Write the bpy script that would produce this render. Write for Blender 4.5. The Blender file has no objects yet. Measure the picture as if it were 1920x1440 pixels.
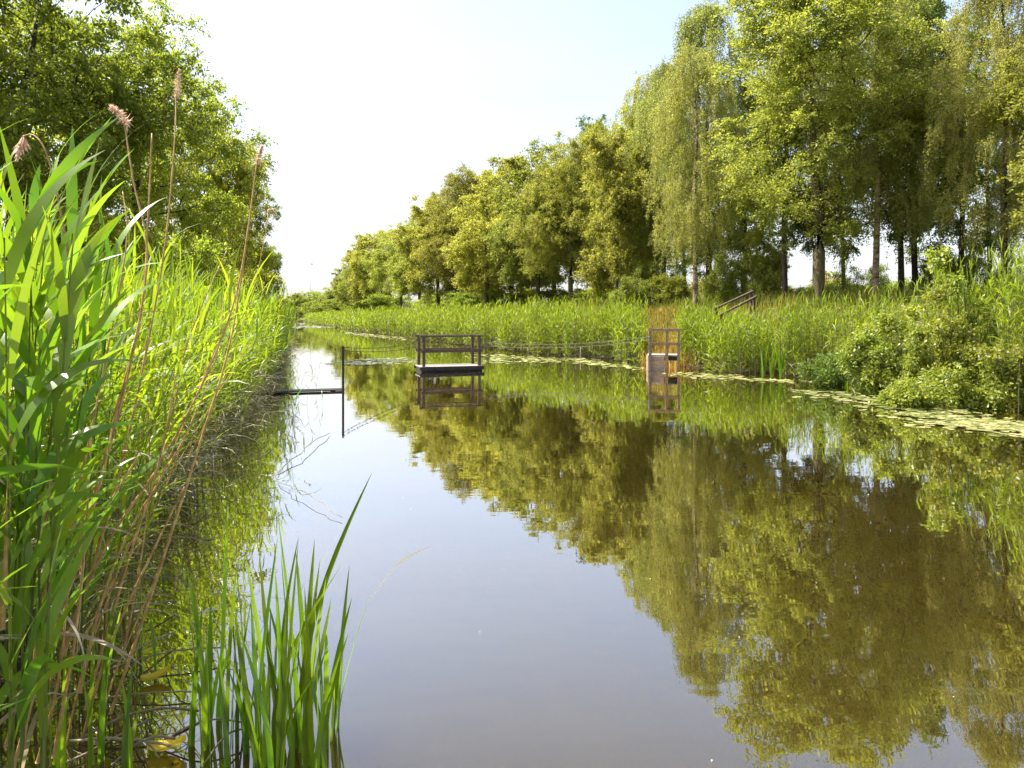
import bpy, math, random
import numpy as np
from mathutils import Vector

random.seed(7)
RS = np.random.RandomState
C = bpy.context.scene.collection
F_PX, CX, HY, CAM_Z = 1280.0, 960.0, 592.0, 1.75
DU = np.array([-0.309, 0.951]); DV = np.array([0.951, 0.309])      # along and across the canal

# ------------------------------------------------------------------ helpers
def at(px, py, Y):
    return np.array([(px - CX) / F_PX * Y, Y, CAM_Z + (HY - py) / F_PX * Y])
def on_water(px, py):
    Y = F_PX * CAM_Z / (py - HY)
    return np.array([(px - CX) / F_PX * Y, Y, 0.0])
def sm(a, b, x):
    t = np.clip((x - a) / (b - a), 0, 1); return t * t * (3 - 2 * t)
def unit(a):
    return a / np.maximum(np.linalg.norm(a, axis=-1, keepdims=True), 1e-9)

def np_mesh(name, V, F, mats, mi=None, smooth=True):
    V = np.asarray(V, dtype=np.float32).reshape(-1, 3); F = np.asarray(F, dtype=np.int32)
    me = bpy.data.meshes.new(name); k = F.shape[1]; nf = len(F)
    me.vertices.add(len(V)); me.vertices.foreach_set('co', V.ravel())
    me.loops.add(nf * k); me.loops.foreach_set('vertex_index', F.ravel())
    me.polygons.add(nf); me.polygons.foreach_set('loop_start', np.arange(0, nf * k, k, dtype=np.int32))
    for m in mats: me.materials.append(m)
    if mi is not None: me.polygons.foreach_set('material_index', np.asarray(mi, dtype=np.int32))
    me.polygons.foreach_set('use_smooth', np.full(nf, smooth, dtype=bool))
    me.update(calc_edges=True)
    return me

class MB:
    """collects quads into one mesh"""
    def __init__(s): s.V = []; s.F = []; s.M = []; s.n = 0
    def add(s, V, F, m=0):
        V = np.asarray(V, float).reshape(-1, 3); F = np.asarray(F, int).reshape(-1, 4)
        s.V.append(V); s.F.append(F + s.n); s.M.append(np.full(len(F), m)); s.n += len(V)
    def tube(s, P, R, k=6, m=0, cap=True):
        P = np.asarray(P, float); n = len(P); R = np.broadcast_to(np.asarray(R, float), (n,))
        T = unit(np.gradient(P, axis=0))
        ref = np.array([0.0, 0, 1]) if abs(T[:, 2]).mean() < 0.8 else np.array([1.0, 0, 0])
        A = unit(np.cross(T, ref)); B = np.cross(T, A)
        ang = np.arange(k) * 2 * math.pi / k
        ring = A[:, None] * np.cos(ang)[None, :, None] + B[:, None] * np.sin(ang)[None, :, None]
        V = P[:, None] + ring * R[:, None, None]
        i, j = np.meshgrid(np.arange(n - 1), np.arange(k), indexing='ij'); j2 = (j + 1) % k
        F = np.stack([i * k + j, i * k + j2, (i + 1) * k + j2, (i + 1) * k + j], -1).reshape(-1, 4)
        V = V.reshape(-1, 3)
        if cap:
            ex = []
            for e in (0, n - 1):
                V = np.vstack([V, P[e]]); c = len(V) - 1
                for q in range(0, k, 2): ex.append([e * k + q, e * k + (q + 1) % k, e * k + (q + 2) % k, c])
            F = np.vstack([F, ex])
        s.add(V, F, m)
    def box(s, o, X, Y, Z, m=0, bev=0.008):
        """box centred at o with half-axis vectors; chamfered edges along its length"""
        o, X, Y, Z = [np.asarray(a, float) for a in (o, X, Y, Z)]
        ax = [X, Y, Z]; L = [np.linalg.norm(a) for a in ax]
        order = np.argsort(L)[::-1]; A, B, D = [ax[i] for i in order]; lb, ld = L[order[1]], L[order[2]]
        b = min(bev, ld * 0.45); fb, fd = 1 - b / lb, 1 - b / ld
        prof = [(1, fd), (fb, 1), (-fb, 1), (-1, fd), (-1, -fd), (-fb, -1), (fb, -1), (1, -fd)]
        V = [o + e * A + p * B + q * D for e in (-1, 1) for p, q in prof]
        F = [[i, (i + 1) % 8, 8 + (i + 1) % 8, 8 + i] for i in range(8)]
        for e in (0, 8): F += [[e + 0, e + 1, e + 2, e + 3], [e + 0, e + 3, e + 4, e + 7], [e + 4, e + 5, e + 6, e + 7]]
        s.add(V, F, m)
    def mesh(s, name, mats, smooth=True):
        return np_mesh(name, np.vstack(s.V), np.vstack(s.F), mats, np.concatenate(s.M), smooth)

def obj(name, me, parent=None, loc=None):
    o = bpy.data.objects.new(name, me); C.objects.link(o)
    if parent is not None: o.parent = parent
    if loc is not None: o.location = [float(a) for a in loc]
    return o
def tag(o, label=None, cat=None, group=None, kind=None):
    for k, v in (('label', label), ('category', cat), ('group', group), ('kind', kind)):
        if v: o[k] = v
    return o
def empty(name, loc, label, cat, group=None, rz=0.0):
    o = bpy.data.objects.new(name, None); C.objects.link(o); o.empty_display_size = 0.3
    o.location = [float(a) for a in loc]; o.rotation_euler = (0, 0, rz)
    return tag(o, label, cat, group)

# ------------------------------------------------------------------ materials
def nodes(name):
    m = bpy.data.materials.new(name); m.use_nodes = True; nt = m.node_tree
    for n in list(nt.nodes): nt.nodes.remove(n)
    out = nt.nodes.new('ShaderNodeOutputMaterial')
    def N(t, **kw):
        n = nt.nodes.new(t)
        for k, v in kw.items():
            if k in n.inputs: n.inputs[k].default_value = v
            else: setattr(n, k, v)
        return n
    return m, nt, N, nt.links.new, out
def ramp(N, stops, interp='LINEAR'):
    r = N('ShaderNodeValToRGB'); e = r.color_ramp.elements; r.color_ramp.interpolation = interp
    while len(e) > 1: e.remove(e[0])
    e[0].position, e[0].color = stops[0][0], (*stops[0][1], 1)
    for p, c in stops[1:]:
        q = e.new(p); q.color = (*c, 1)
    return r

def leaf_mat(name, stops, trans=(1.5, 1.45, 0.7), tmix=0.45, rough=0.45, patch=0.35, var=0.25, spec=0.35):
    m, nt, N, L, out = nodes(name)
    geo = N('ShaderNodeNewGeometry'); oi = N('ShaderNodeObjectInfo'); tc = N('ShaderNodeTexCoord')
    no = N('ShaderNodeTexNoise', Scale=0.45, Detail=2.0); L(tc.outputs['Object'], no.inputs['Vector'])
    mx = N('ShaderNodeMix', data_type='FLOAT'); mx.inputs[0].default_value = patch
    L(geo.outputs['Random Per Island'], mx.inputs[2]); L(no.outputs['Fac'], mx.inputs[3])
    r = ramp(N, stops); L(mx.outputs[0], r.inputs['Fac'])
    hs = N('ShaderNodeHueSaturation')
    h = N('ShaderNodeMapRange'); h.inputs['To Min'].default_value = 0.484; h.inputs['To Max'].default_value = 0.520
    L(oi.outputs['Random'], h.inputs['Value']); L(h.outputs[0], hs.inputs['Hue'])
    v = N('ShaderNodeMapRange'); v.inputs['To Min'].default_value = 1 - var; v.inputs['To Max'].default_value = 1 + var
    mu = N('ShaderNodeMath', operation='MULTIPLY'); mu.inputs[1].default_value = 7.31; L(oi.outputs['Random'], mu.inputs[0])
    fr = N('ShaderNodeMath', operation='FRACT'); L(mu.outputs[0], fr.inputs[0]); L(fr.outputs[0], v.inputs['Value'])
    L(v.outputs[0], hs.inputs['Value']); L(r.outputs['Color'], hs.inputs['Color'])
    p = N('ShaderNodeBsdfPrincipled', Roughness=rough); p.inputs['Specular IOR Level'].default_value = spec
    L(hs.outputs['Color'], p.inputs['Base Color'])
    tm = N('ShaderNodeMix', data_type='RGBA', blend_type='MULTIPLY'); tm.inputs[0].default_value = 1.0
    L(hs.outputs['Color'], tm.inputs[6]); tm.inputs[7].default_value = (*trans, 1)
    tl = N('ShaderNodeBsdfTranslucent'); L(tm.outputs[2], tl.inputs['Color'])
    ms = N('ShaderNodeMixShader'); ms.inputs[0].default_value = tmix
    L(p.outputs[0], ms.inputs[1]); L(tl.outputs[0], ms.inputs[2]); L(ms.outputs[0], out.inputs['Surface'])
    return m

def noise_mat(name, stops, scale=(4, 4, 4), nscale=3.0, rough=0.8, bump=0.3, detail=6.0, spec=0.3, coord='Object'):
    m, nt, N, L, out = nodes(name)
    tc = N('ShaderNodeTexCoord'); mp = N('ShaderNodeMapping'); mp.inputs['Scale'].default_value = scale
    L(tc.outputs[coord], mp.inputs['Vector'])
    no = N('ShaderNodeTexNoise', Scale=nscale, Detail=detail, Roughness=0.65); L(mp.outputs[0], no.inputs['Vector'])
    r = ramp(N, stops); L(no.outputs['Fac'], r.inputs['Fac'])
    p = N('ShaderNodeBsdfPrincipled', Roughness=rough); p.inputs['Specular IOR Level'].default_value = spec
    L(r.outputs['Color'], p.inputs['Base Color'])
    b = N('ShaderNodeBump', Strength=bump, Distance=0.02); L(no.outputs['Fac'], b.inputs['Height']); L(b.outputs[0], p.inputs['Normal'])
    L(p.outputs[0], out.inputs['Surface'])
    return m

M = {}
M['leaf_oak'] = leaf_mat('oak_leaf', [(0.15, (.105, .135, .020)), (0.5, (.190, .225, .030)), (0.85, (.30, .315, .048))], tmix=0.56, trans=(1.6, 1.6, .8))
M['leaf_broad'] = leaf_mat('broad_leaf', [(0.15, (.125, .145, .026)), (0.5, (.220, .238, .042)), (0.85, (.33, .325, .070))], tmix=0.56, trans=(1.7, 1.65, .95))
M['leaf_birch'] = leaf_mat('birch_leaf', [(0.15, (.135, .150, .038)), (0.5, (.228, .240, .064)), (0.85, (.33, .33, .094))], tmix=0.56, trans=(1.7, 1.65, .95))
M['leaf_dark'] = leaf_mat('dark_leaf', [(0.15, (.065, .105, .020)), (0.5, (.120, .170, .028)), (0.85, (.20, .24, .042))], tmix=0.5)
M['leaf_shrub'] = leaf_mat('shrub_leaf', [(0.15, (.100, .135, .018)), (0.5, (.195, .240, .028)), (0.85, (.32, .34, .060))], tmix=0.48, spec=0.5, rough=0.4)
M['reed'] = leaf_mat('reed_leaf', [(0.15, (.115, .165, .010)), (0.5, (.200, .255, .012)), (0.85, (.30, .33, .020))], tmix=0.52, rough=0.42, spec=0.4)
M['reed_far'] = leaf_mat('bright_reed_leaf', [(0.15, (.14, .21, .012)), (0.5, (.245, .325, .018)), (0.85, (.37, .43, .035))], tmix=0.54, rough=0.45, spec=0.35, patch=0.55)
M['reed_near'] = leaf_mat('near_reed_leaf', [(0.15, (.060, .130, .008)), (0.5, (.110, .205, .012)), (0.85, (.18, .27, .018))], tmix=0.5, rough=0.36, spec=0.6)
M['reed_stem'] = leaf_mat('reed_stem', [(0.2, (.10, .13, .02)), (0.8, (.22, .20, .06))], tmix=0.1)
M['reed_stem_near'] = leaf_mat('green_reed_stem', [(0.2, (.05, .09, .012)), (0.8, (.14, .17, .03))], tmix=0.15)
M['reed_dead'] = leaf_mat('dead_reed', [(0.2, (.10, .07, .035)), (0.5, (.20, .15, .08)), (0.8, (.36, .31, .21))], tmix=0.2, trans=(1.1, 1, .8), spec=0.5)
M['straw'] = noise_mat('straw_stalk', [(0.3, (.18, .095, .028)), (0.55, (.40, .24, .075)), (0.75, (.54, .39, .17))], scale=(3, 3, 9), nscale=2, rough=0.5, bump=0.1)
M['plume'] = leaf_mat('reed_plume', [(0.2, (.45, .30, .20)), (0.8, (.72, .56, .43))], tmix=0.4, trans=(1.1, 1, .9))
M['iris'] = leaf_mat('iris_blade', [(0.15, (.060, .125, .008)), (0.5, (.125, .215, .010)), (0.85, (.21, .31, .016))], tmix=0.5, rough=0.32, spec=0.6, var=0.5, patch=0.5)
M['pad'] = leaf_mat('lily_pad', [(0.1, (.07, .11, .02)), (0.45, (.20, .22, .06)), (0.8, (.38, .35, .16)), (0.95, (.26, .16, .07))], tmix=0.05, rough=0.4, spec=0.6)
M['grass'] = leaf_mat('dyke_grass', [(0.2, (.09, .13, .015)), (0.55, (.19, .20, .03)), (0.8, (.36, .25, .06))], tmix=0.35, trans=(1.2, 1.1, .7), patch=0.6)
M['dry_grass'] = leaf_mat('dry_grass_blade', [(0.1, (.24, .20, .03)), (0.45, (.42, .30, .05)), (0.8, (.58, .38, .09))], tmix=0.35, trans=(1.2, 1.1, .7))
M['yellow'] = leaf_mat('yellow_leaf', [(0.2, (.55, .36, .02)), (0.8, (.75, .55, .05))], tmix=0.2)
M['pale'] = leaf_mat('withered_leaf', [(0.2, (.45, .42, .32)), (0.8, (.62, .58, .46))], tmix=0.3, trans=(1, 1, 1))
M['bark'] = noise_mat('bark', [(0.3, (.020, .016, .011)), (0.55, (.055, .043, .028)), (0.8, (.11, .09, .06))], scale=(6, 6, 1.2), nscale=2.5, bump=0.8)
M['bark_green'] = noise_mat('mossy_bark', [(0.3, (.035, .032, .014)), (0.55, (.085, .070, .030)), (0.8, (.14, .115, .055))], scale=(6, 6, 1.2), nscale=2.5, bump=0.8)
M['bark_birch'] = noise_mat('birch_bark', [(0.38, (.03, .022, .016)), (0.47, (.20, .13, .08)), (0.6, (.38, .30, .22)), (0.8, (.52, .46, .38))], scale=(1.2, 1.2, 3.2), nscale=1.6, bump=0.3)
M['wood'] = noise_mat('weathered_wood', [(0.3, (.040, .025, .016)), (0.55, (.085, .054, .034)), (0.8, (.15, .105, .070))], scale=(3, 3, 3), nscale=4, bump=0.4)
M['wood_warm'] = noise_mat('tan_wood', [(0.3, (.11, .070, .034)), (0.55, (.22, .145, .072)), (0.8, (.34, .24, .13))], scale=(3, 3, 3), nscale=4, bump=0.4)
M['wood_dark'] = noise_mat('wet_wood', [(0.3, (.010, .008, .007)), (0.7, (.035, .027, .022))], scale=(3, 3, 3), nscale=4, bump=0.4, rough=0.6)
M['wood_grey'] = noise_mat('grey_wood', [(0.3, (.07, .055, .045)), (0.55, (.14, .115, .095)), (0.8, (.22, .19, .165))], scale=(3, 3, 3), nscale=4, bump=0.4)
M['deck'] = noise_mat('deck_boards', [(0.3, (.15, .13, .115)), (0.7, (.34, .31, .29))], scale=(2, 8, 2), nscale=3, bump=0.3)
M['board_pale'] = noise_mat('pale_boards', [(0.3, (.18, .125, .08)), (0.7, (.36, .265, .18))], scale=(2, 2, 8), nscale=3, bump=0.3)
M['rope'] = noise_mat('rope', [(0.3, (.12, .11, .07)), (0.7, (.24, .22, .15))], nscale=20)
M['rope_dark'] = noise_mat('dark_rope', [(0.3, (.03, .026, .022)), (0.7, (.07, .06, .05))], nscale=20)  # darker tone, used for the two ropes left of the raft
M['metal'] = noise_mat('grey_mast', [(0.3, (.30, .30, .32)), (0.7, (.42, .42, .44))], nscale=2, rough=0.5)

def ground_mat():
    m, nt, N, L, out = nodes('ground_soil_and_turf')
    tc = N('ShaderNodeTexCoord')
    n1 = N('ShaderNodeTexNoise', Scale=0.35, Detail=5.0); n2 = N('ShaderNodeTexNoise', Scale=9.0, Detail=6.0, Roughness=0.7)
    L(tc.outputs['Object'], n1.inputs['Vector']); L(tc.outputs['Object'], n2.inputs['Vector'])
    r1 = ramp(N, [(0.3, (.055, .075, .014)), (0.55, (.13, .12, .03)), (0.75, (.25, .17, .06))])
    r2 = ramp(N, [(0.3, (.5, .5, .5)), (0.7, (1.25, 1.25, 1.2))])
    L(n1.outputs['Fac'], r1.inputs['Fac']); L(n2.outputs['Fac'], r2.inputs['Fac'])
    mx = N('ShaderNodeMix', data_type='RGBA', blend_type='MULTIPLY'); mx.inputs[0].default_value = 1.0
    L(r1.outputs[0], mx.inputs[6]); L(r2.outputs[0], mx.inputs[7])
    sx = N('ShaderNodeSeparateXYZ'); L(tc.outputs['Object'], sx.inputs[0])
    mr = N('ShaderNodeMapRange'); mr.inputs['From Min'].default_value = 0.03; mr.inputs['From Max'].default_value = 0.35; L(sx.outputs['Z'], mr.inputs['Value'])
    mud = N('ShaderNodeMix', data_type='RGBA'); L(mr.outputs[0], mud.inputs[0]); mud.inputs[6].default_value = (.030, .020, .010, 1); L(mx.outputs[2], mud.inputs[7])
    p = N('ShaderNodeBsdfPrincipled', Roughness=0.9); p.inputs['Specular IOR Level'].default_value = 0.15
    L(mud.outputs[2], p.inputs['Base Color'])
    b = N('ShaderNodeBump', Strength=0.6, Distance=0.06); L(n2.outputs['Fac'], b.inputs['Height']); L(b.outputs[0], p.inputs['Normal'])
    L(p.outputs[0], out.inputs['Surface'])
    return m
def water_mat():
    m, nt, N, L, out = nodes('peaty_water')
    tc = N('ShaderNodeTexCoord')
    mp = N('ShaderNodeMapping'); mp.inputs['Rotation'].default_value = (0, 0, math.radians(-18)); mp.inputs['Scale'].default_value = (0.45, 1.5, 1)
    L(tc.outputs['Object'], mp.inputs['Vector'])
    n1 = N('ShaderNodeTexNoise', Scale=3.2, Detail=2.0); n2 = N('ShaderNodeTexNoise', Scale=0.8, Detail=1.0)
    L(mp.outputs[0], n1.inputs['Vector']); L(mp.outputs[0], n2.inputs['Vector'])
    ad = N('ShaderNodeMath', operation='MULTIPLY_ADD'); ad.inputs[1].default_value = 2.0
    L(n2.outputs['Fac'], ad.inputs[0]); L(n1.outputs['Fac'], ad.inputs[2])
    b = N('ShaderNodeBump', Strength=WATER_BUMP, Distance=0.02); L(ad.outputs[0], b.inputs['Height'])
    n3 = N('ShaderNodeTexNoise', Scale=0.5, Detail=3.0); L(tc.outputs['Object'], n3.inputs['Vector'])
    r = ramp(N, [(0.3, (.025, .018, .004)), (0.7, (.035, .025, .005))]); L(n3.outputs['Fac'], r.inputs['Fac'])
    d = N('ShaderNodeSubsurfaceScattering', falloff='BURLEY', Scale=0.6); d.inputs['Radius'].default_value = (1.0, .8, .5); L(r.outputs[0], d.inputs['Color'])
    g = N('ShaderNodeBsdfGlossy', Roughness=0.012); g.inputs['Color'].default_value = (.975, .945, .93, 1); L(b.outputs[0], g.inputs['Normal'])
    lw = N('ShaderNodeLayerWeight', Blend=0.5); L(b.outputs[0], lw.inputs['Normal'])
    mr = N('ShaderNodeMapRange'); mr.inputs['From Min'].default_value = 0.42; mr.inputs['From Max'].default_value = 0.96
    mr.inputs['To Min'].default_value = 0.17; mr.inputs['To Max'].default_value = 0.96
    L(lw.outputs['Facing'], mr.inputs['Value'])
    ms = N('ShaderNodeMixShader'); L(mr.outputs[0], ms.inputs[0]); L(d.outputs[0], ms.inputs[1]); L(g.outputs[0], ms.inputs[2])
    L(ms.outputs[0], out.inputs['Surface'])
    return m
WATER_BUMP = 0.035

# ------------------------------------------------------------------ terrain and water
_ey = np.array([-60, 0, 8.8, 11, 13.4, 15.4, 16.6, 18.6, 20.8, 25.8, 28, 34, 46, 76, 110, 150, 200, 260])
_ev = np.array([13, 12.5, 12.3, 13.1, 13.2, 13.0, 12.5, 11.75, 11.5, 11.2, 10.2, 9.5, 8.2, 6.5, 5.6, 4.8, 3.6, 2.4])
def v_right(u): return np.interp(u, _ey, _ev)
def v_left(u): return np.interp(u, [-60, 0, 3.2, 5, 6.5, 8.5, 12, 16, 22, 30, 260], [-1.3, -.95, -.80, -1.0, -1.08, -.92, -.66, -.48, -.36, -.30, -.30])
def uv(x, y): return -0.309 * x + 0.951 * y, 0.951 * x + 0.309 * y
def xy(u, v): return DU[0] * u + DV[0] * v, DU[1] * u + DV[1] * v
END_U = 205.0
def ground_z(x, y):
    x = np.asarray(x, float); y = np.asarray(y, float)
    u, v = uv(x, y)
    d = v - v_right(u) - 0.8
    r = np.where(d < 0, -0.7 * sm(0, -1.4, d), 0)
    r = r + 0.22 * sm(0, 2.4, d) + 1.95 * sm(2.0, 8.5, d) - 1.6 * sm(15, 26, d)
    d2 = v_left(u) - v
    l = np.where(d2 < 0, -0.7 * sm(0, -1.0, d2), 0) + 0.2 * sm(0, 2.0, d2) + 0.7 * sm(2.5, 6.5, d2)
    z = np.where(v > 0.5 * (v_right(u) + v_left(u)), r, l)
    z = np.where(u > END_U, np.maximum(z, -0.7 + 1.2 * sm(END_U, END_U + 6, u)), z)
    far = sm(120, 400, np.hypot(x, y))
    bump = 0.10 * np.sin(x * 0.9 + 1.3 * np.sin(y * 0.31)) * np.sin(y * 0.7 + 0.8) + 0.04 * np.sin(x * 2.7) * np.sin(y * 2.3 + 1)
    return z + bump * sm(0.03, 0.5, z) * (1 - far) - 0.02

def build_setting():
    us = np.concatenate([[-3000, -900, -300, -120, -60, -30, -18], np.arange(-12, 60, 0.8), np.arange(60, 215, 2.5), [220, 230, 260, 320, 450, 700, 1200, 3000]])
    vs = np.concatenate([[-3000, -1000, -400, -150, -70, -40, -25, -18], np.arange(-14, -3, 1.0), np.arange(-3, 3.0, 0.3), np.arange(3, 28, 0.6), np.arange(28, 48, 2), [55, 80, 150, 400, 1000, 3000]])
    U, Vv = np.meshgrid(us, vs, indexing='ij'); x, y = xy(U, Vv)
    z = ground_z(x, y)
    n, m = U.shape
    i, j = np.meshgrid(np.arange(n - 1), np.arange(m - 1), indexing='ij')
    F = np.stack([i * m + j, (i + 1) * m + j, (i + 1) * m + j + 1, i * m + j + 1], -1).reshape(-1, 4)
    g = obj('ground', np_mesh('ground', np.stack([x, y, z], -1), F, [ground_mat()]))
    tag(g, 'banks and dyke of dark soil, turf and dry grass along both sides of the canal', 'ground', kind='structure')
    uu = np.concatenate([np.linspace(-40, 60, 26), np.linspace(70, END_U + 4, 14)]); pts = []
    for u in uu:
        a, b = float(v_left(u)) - 0.8, float(v_right(u)) + 1.9
        for t in np.linspace(a, b, 9): pts.append([*xy(u, t), 0.0])
    n, m = len(uu), 9
    i, j = np.meshgrid(np.arange(n - 1), np.arange(m - 1), indexing='ij')
    F = np.stack([i * m + j, i * m + j + 1, (i + 1) * m + j + 1, (i + 1) * m + j], -1).reshape(-1, 4)
    w = obj('water', np_mesh('water', pts, F, [water_mat()]))
    tag(w, 'still brown canal water mirroring the trees and pale sky', 'water', kind='structure')
build_setting()

# ------------------------------------------------------------------ trees
def kites(P, A, Nn, L, W):
    """leaf blades: kite quads from point P along A, facing Nn"""
    A = unit(A); B = unit(np.cross(A, Nn))
    L = L[:, None]; W = W[:, None]
    Nn = np.cross(B, A)
    V = np.stack([P, P + A * L * 0.45 + B * W * 0.5 + Nn * L * 0.06, P + A * L, P + A * L * 0.45 - B * W * 0.5 + Nn * L * 0.06], 1)
    n = len(P)
    return V.reshape(-1, 3), np.arange(n * 4).reshape(n, 4)

def leaf_cloud(rng, Cn, out, rc, ntw, nlf, L, droop=0.25, flat=0.75, aspect=0.55):
    n = len(Cn)
    d = unit(rng.normal(size=(n, ntw, 3)) + out[:, None] * 0.7); d[..., 2] *= flat
    ln = rc[:, None] * rng.uniform(0.55, 1.35, (n, ntw))
    t = rng.uniform(0.1, 1, (n, ntw, nlf)) ** 0.8
    P = Cn[:, None, None] + d[:, :, None] * (ln[..., None] * t)[..., None] + rng.normal(size=(n, ntw, nlf, 3)) * 0.06
    P[..., 2] -= droop * t * t * ln[..., None]
    A = d[:, :, None] * 0.6 + rng.normal(size=P.shape) * 0.7 + np.array([0, 0, -0.35])
    Nn = rng.normal(size=P.shape) * 0.75 + np.array([0, 0, 0.75])
    k = P.reshape(-1, 3); s = L * rng.uniform(0.65, 1.3, len(k))
    return kites(k, A.reshape(-1, 3), Nn.reshape(-1, 3), s, s * aspect)

def strands(rng, Cn, out, ntw, nlf, L, lmin, lmax):
    n = len(Cn)
    off = rng.normal(size=(n, ntw, 3)) * np.array([0.24, 0.24, 0.25])
    S = Cn[:, None] + off
    ln = rng.uniform(lmin, lmax, (n, ntw))
    t = rng.uniform(0, 1, (n, ntw, nlf))
    o = out[:, None] * rng.uniform(0.1, 0.5, (n, ntw))[..., None]; o[..., 2] = 0
    P = S[:, :, None] + o[:, :, None] * np.sqrt(t)[..., None] + np.array([0, 0, -1.0]) * (ln[..., None] * (t - 0.12))[..., None]
    P = P + rng.normal(size=P.shape) * 0.055
    A = rng.normal(size=P.shape) * 0.6 + np.array([0, 0, -0.8])
    Nn = rng.normal(size=P.shape) * 0.8 + out[:, None, None] * 0.6
    k = P.reshape(-1, 3); s = L * rng.uniform(0.65, 1.3, len(k))
    return kites(k, A.reshape(-1, 3), Nn.reshape(-1, 3), s, s * 0.6)

def in_lobes(rng, lobes, n, hollow=0.5, gap=0.0):
    lobes = np.asarray(lobes, float); w = lobes[:, 3] * lobes[:, 4] * lobes[:, 5]; w = w ** 0.8; w /= w.sum()
    out = []
    for _ in range(n * 6):
        l = lobes[rng.choice(len(lobes), p=w)]
        d = unit(rng.normal(size=3)); r = rng.uniform() ** hollow
        p = l[:3] + d * l[3:] * r
        if gap and out and np.min(np.linalg.norm(np.array(out) - p, axis=1)) < gap: continue
        out.append(p)
        if len(out) >= n: break
    return np.array(out)

def skeleton(rng, trunk, r0, targets, tip=0.016, spread=0.8, k=6, min_r=0.006):
    """trunk: polyline list(s); branches grow to every target from the best node below it"""
    pos = []; par = []; fixed = []
    trunks = trunk if isinstance(trunk[0][0], (list, tuple, np.ndarray)) else [trunk]
    for tr in trunks:
        tr = np.asarray(tr, float); prev = -1; n = len(tr)
        for i, p in enumerate(tr):
            pos.append(p); par.append(prev); prev = len(pos) - 1
            f = i / (n - 1); fixed.append(r0 * (1 - 0.85 * f ** 1.3) * (1 + 0.22 * math.exp(-f * 22)))
    axis = np.array(pos)
    order = np.argsort([np.min(np.linalg.norm(axis - t, axis=1)) for t in targets])
    nt = len(pos)
    for ti in order:
        T = targets[ti]; Pn = np.array(pos); dv = T - Pn
        hd = np.hypot(dv[:, 0], dv[:, 1])
        cost = np.linalg.norm(dv, axis=1) + spread * np.maximum(0, 0.35 * hd - dv[:, 2]) * 1.6
        cost[:1] += 3
        b = int(np.argmin(cost)); ln = np.linalg.norm(T - pos[b])
        if ln < 0.05: continue
        pd = pos[b] - pos[par[b]] if par[b] >= 0 else np.array([0, 0, 1.0]); pd = pd / max(np.linalg.norm(pd), 1e-6)
        mid = pos[b] + pd * ln * 0.3 + (T - pos[b]) * 0.25 + np.array([0, 0, 0.08 * ln])
        ks = max(2, int(ln / 0.6)); prev = b
        for q in range(1, ks + 1):
            t = q / ks; p = (1 - t) ** 2 * pos[b] + 2 * t * (1 - t) * mid + t * t * T
            if q < ks: p = p + rng.normal(size=3) * 0.035 * ln
            pos.append(p); par.append(prev); fixed.append(0); prev = len(pos) - 1
    n = len(pos); R = np.zeros(n); acc = np.zeros(n); ch = [[] for _ in range(n)]
    for i in range(n):
        if par[i] >= 0: ch[par[i]].append(i)
    for i in range(n - 1, -1, -1):
        R[i] = max(acc[i] ** (1 / 2.25), min_r) if ch[i] else tip * 0.6
        if not ch[i]: acc[i] = tip ** 2.25
        if fixed[i]: R[i] = max(R[i] * 0.6, fixed[i])
        if par[i] >= 0: acc[par[i]] += acc[i]
    mb = MB(); stack = [i for i in range(n) if par[i] < 0]
    while stack:
        s = stack.pop(); chain = [s] if par[s] < 0 else [par[s], s]; cur = s
        while ch[cur]:
            c = sorted(ch[cur], key=lambda q: (fixed[q] > 0, R[q]))
            nx = c[-1]; stack += c[:-1]; chain.append(nx); cur = nx
        P = np.array([pos[i] for i in chain]); rr = np.array([R[i] for i in chain])
        if par[s] >= 0: rr[0] = min(rr[0], rr[1] * 1.15)
        mb.tube(P, rr, k if rr.max() > 0.05 else 4, cap=False)
    return mb

def wobble(rng, H, n, amp, lean=(0, 0), z0=-0.25):
    z = np.linspace(z0, H, n); a = np.cumsum(rng.normal(size=(n, 2)) * amp, 0); a[:2] = 0
    f = np.clip(z / H, 0, 1)
    return np.stack([a[:, 0] * f + lean[0] * f, a[:, 1] * f + lean[1] * f, z], 1)

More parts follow.
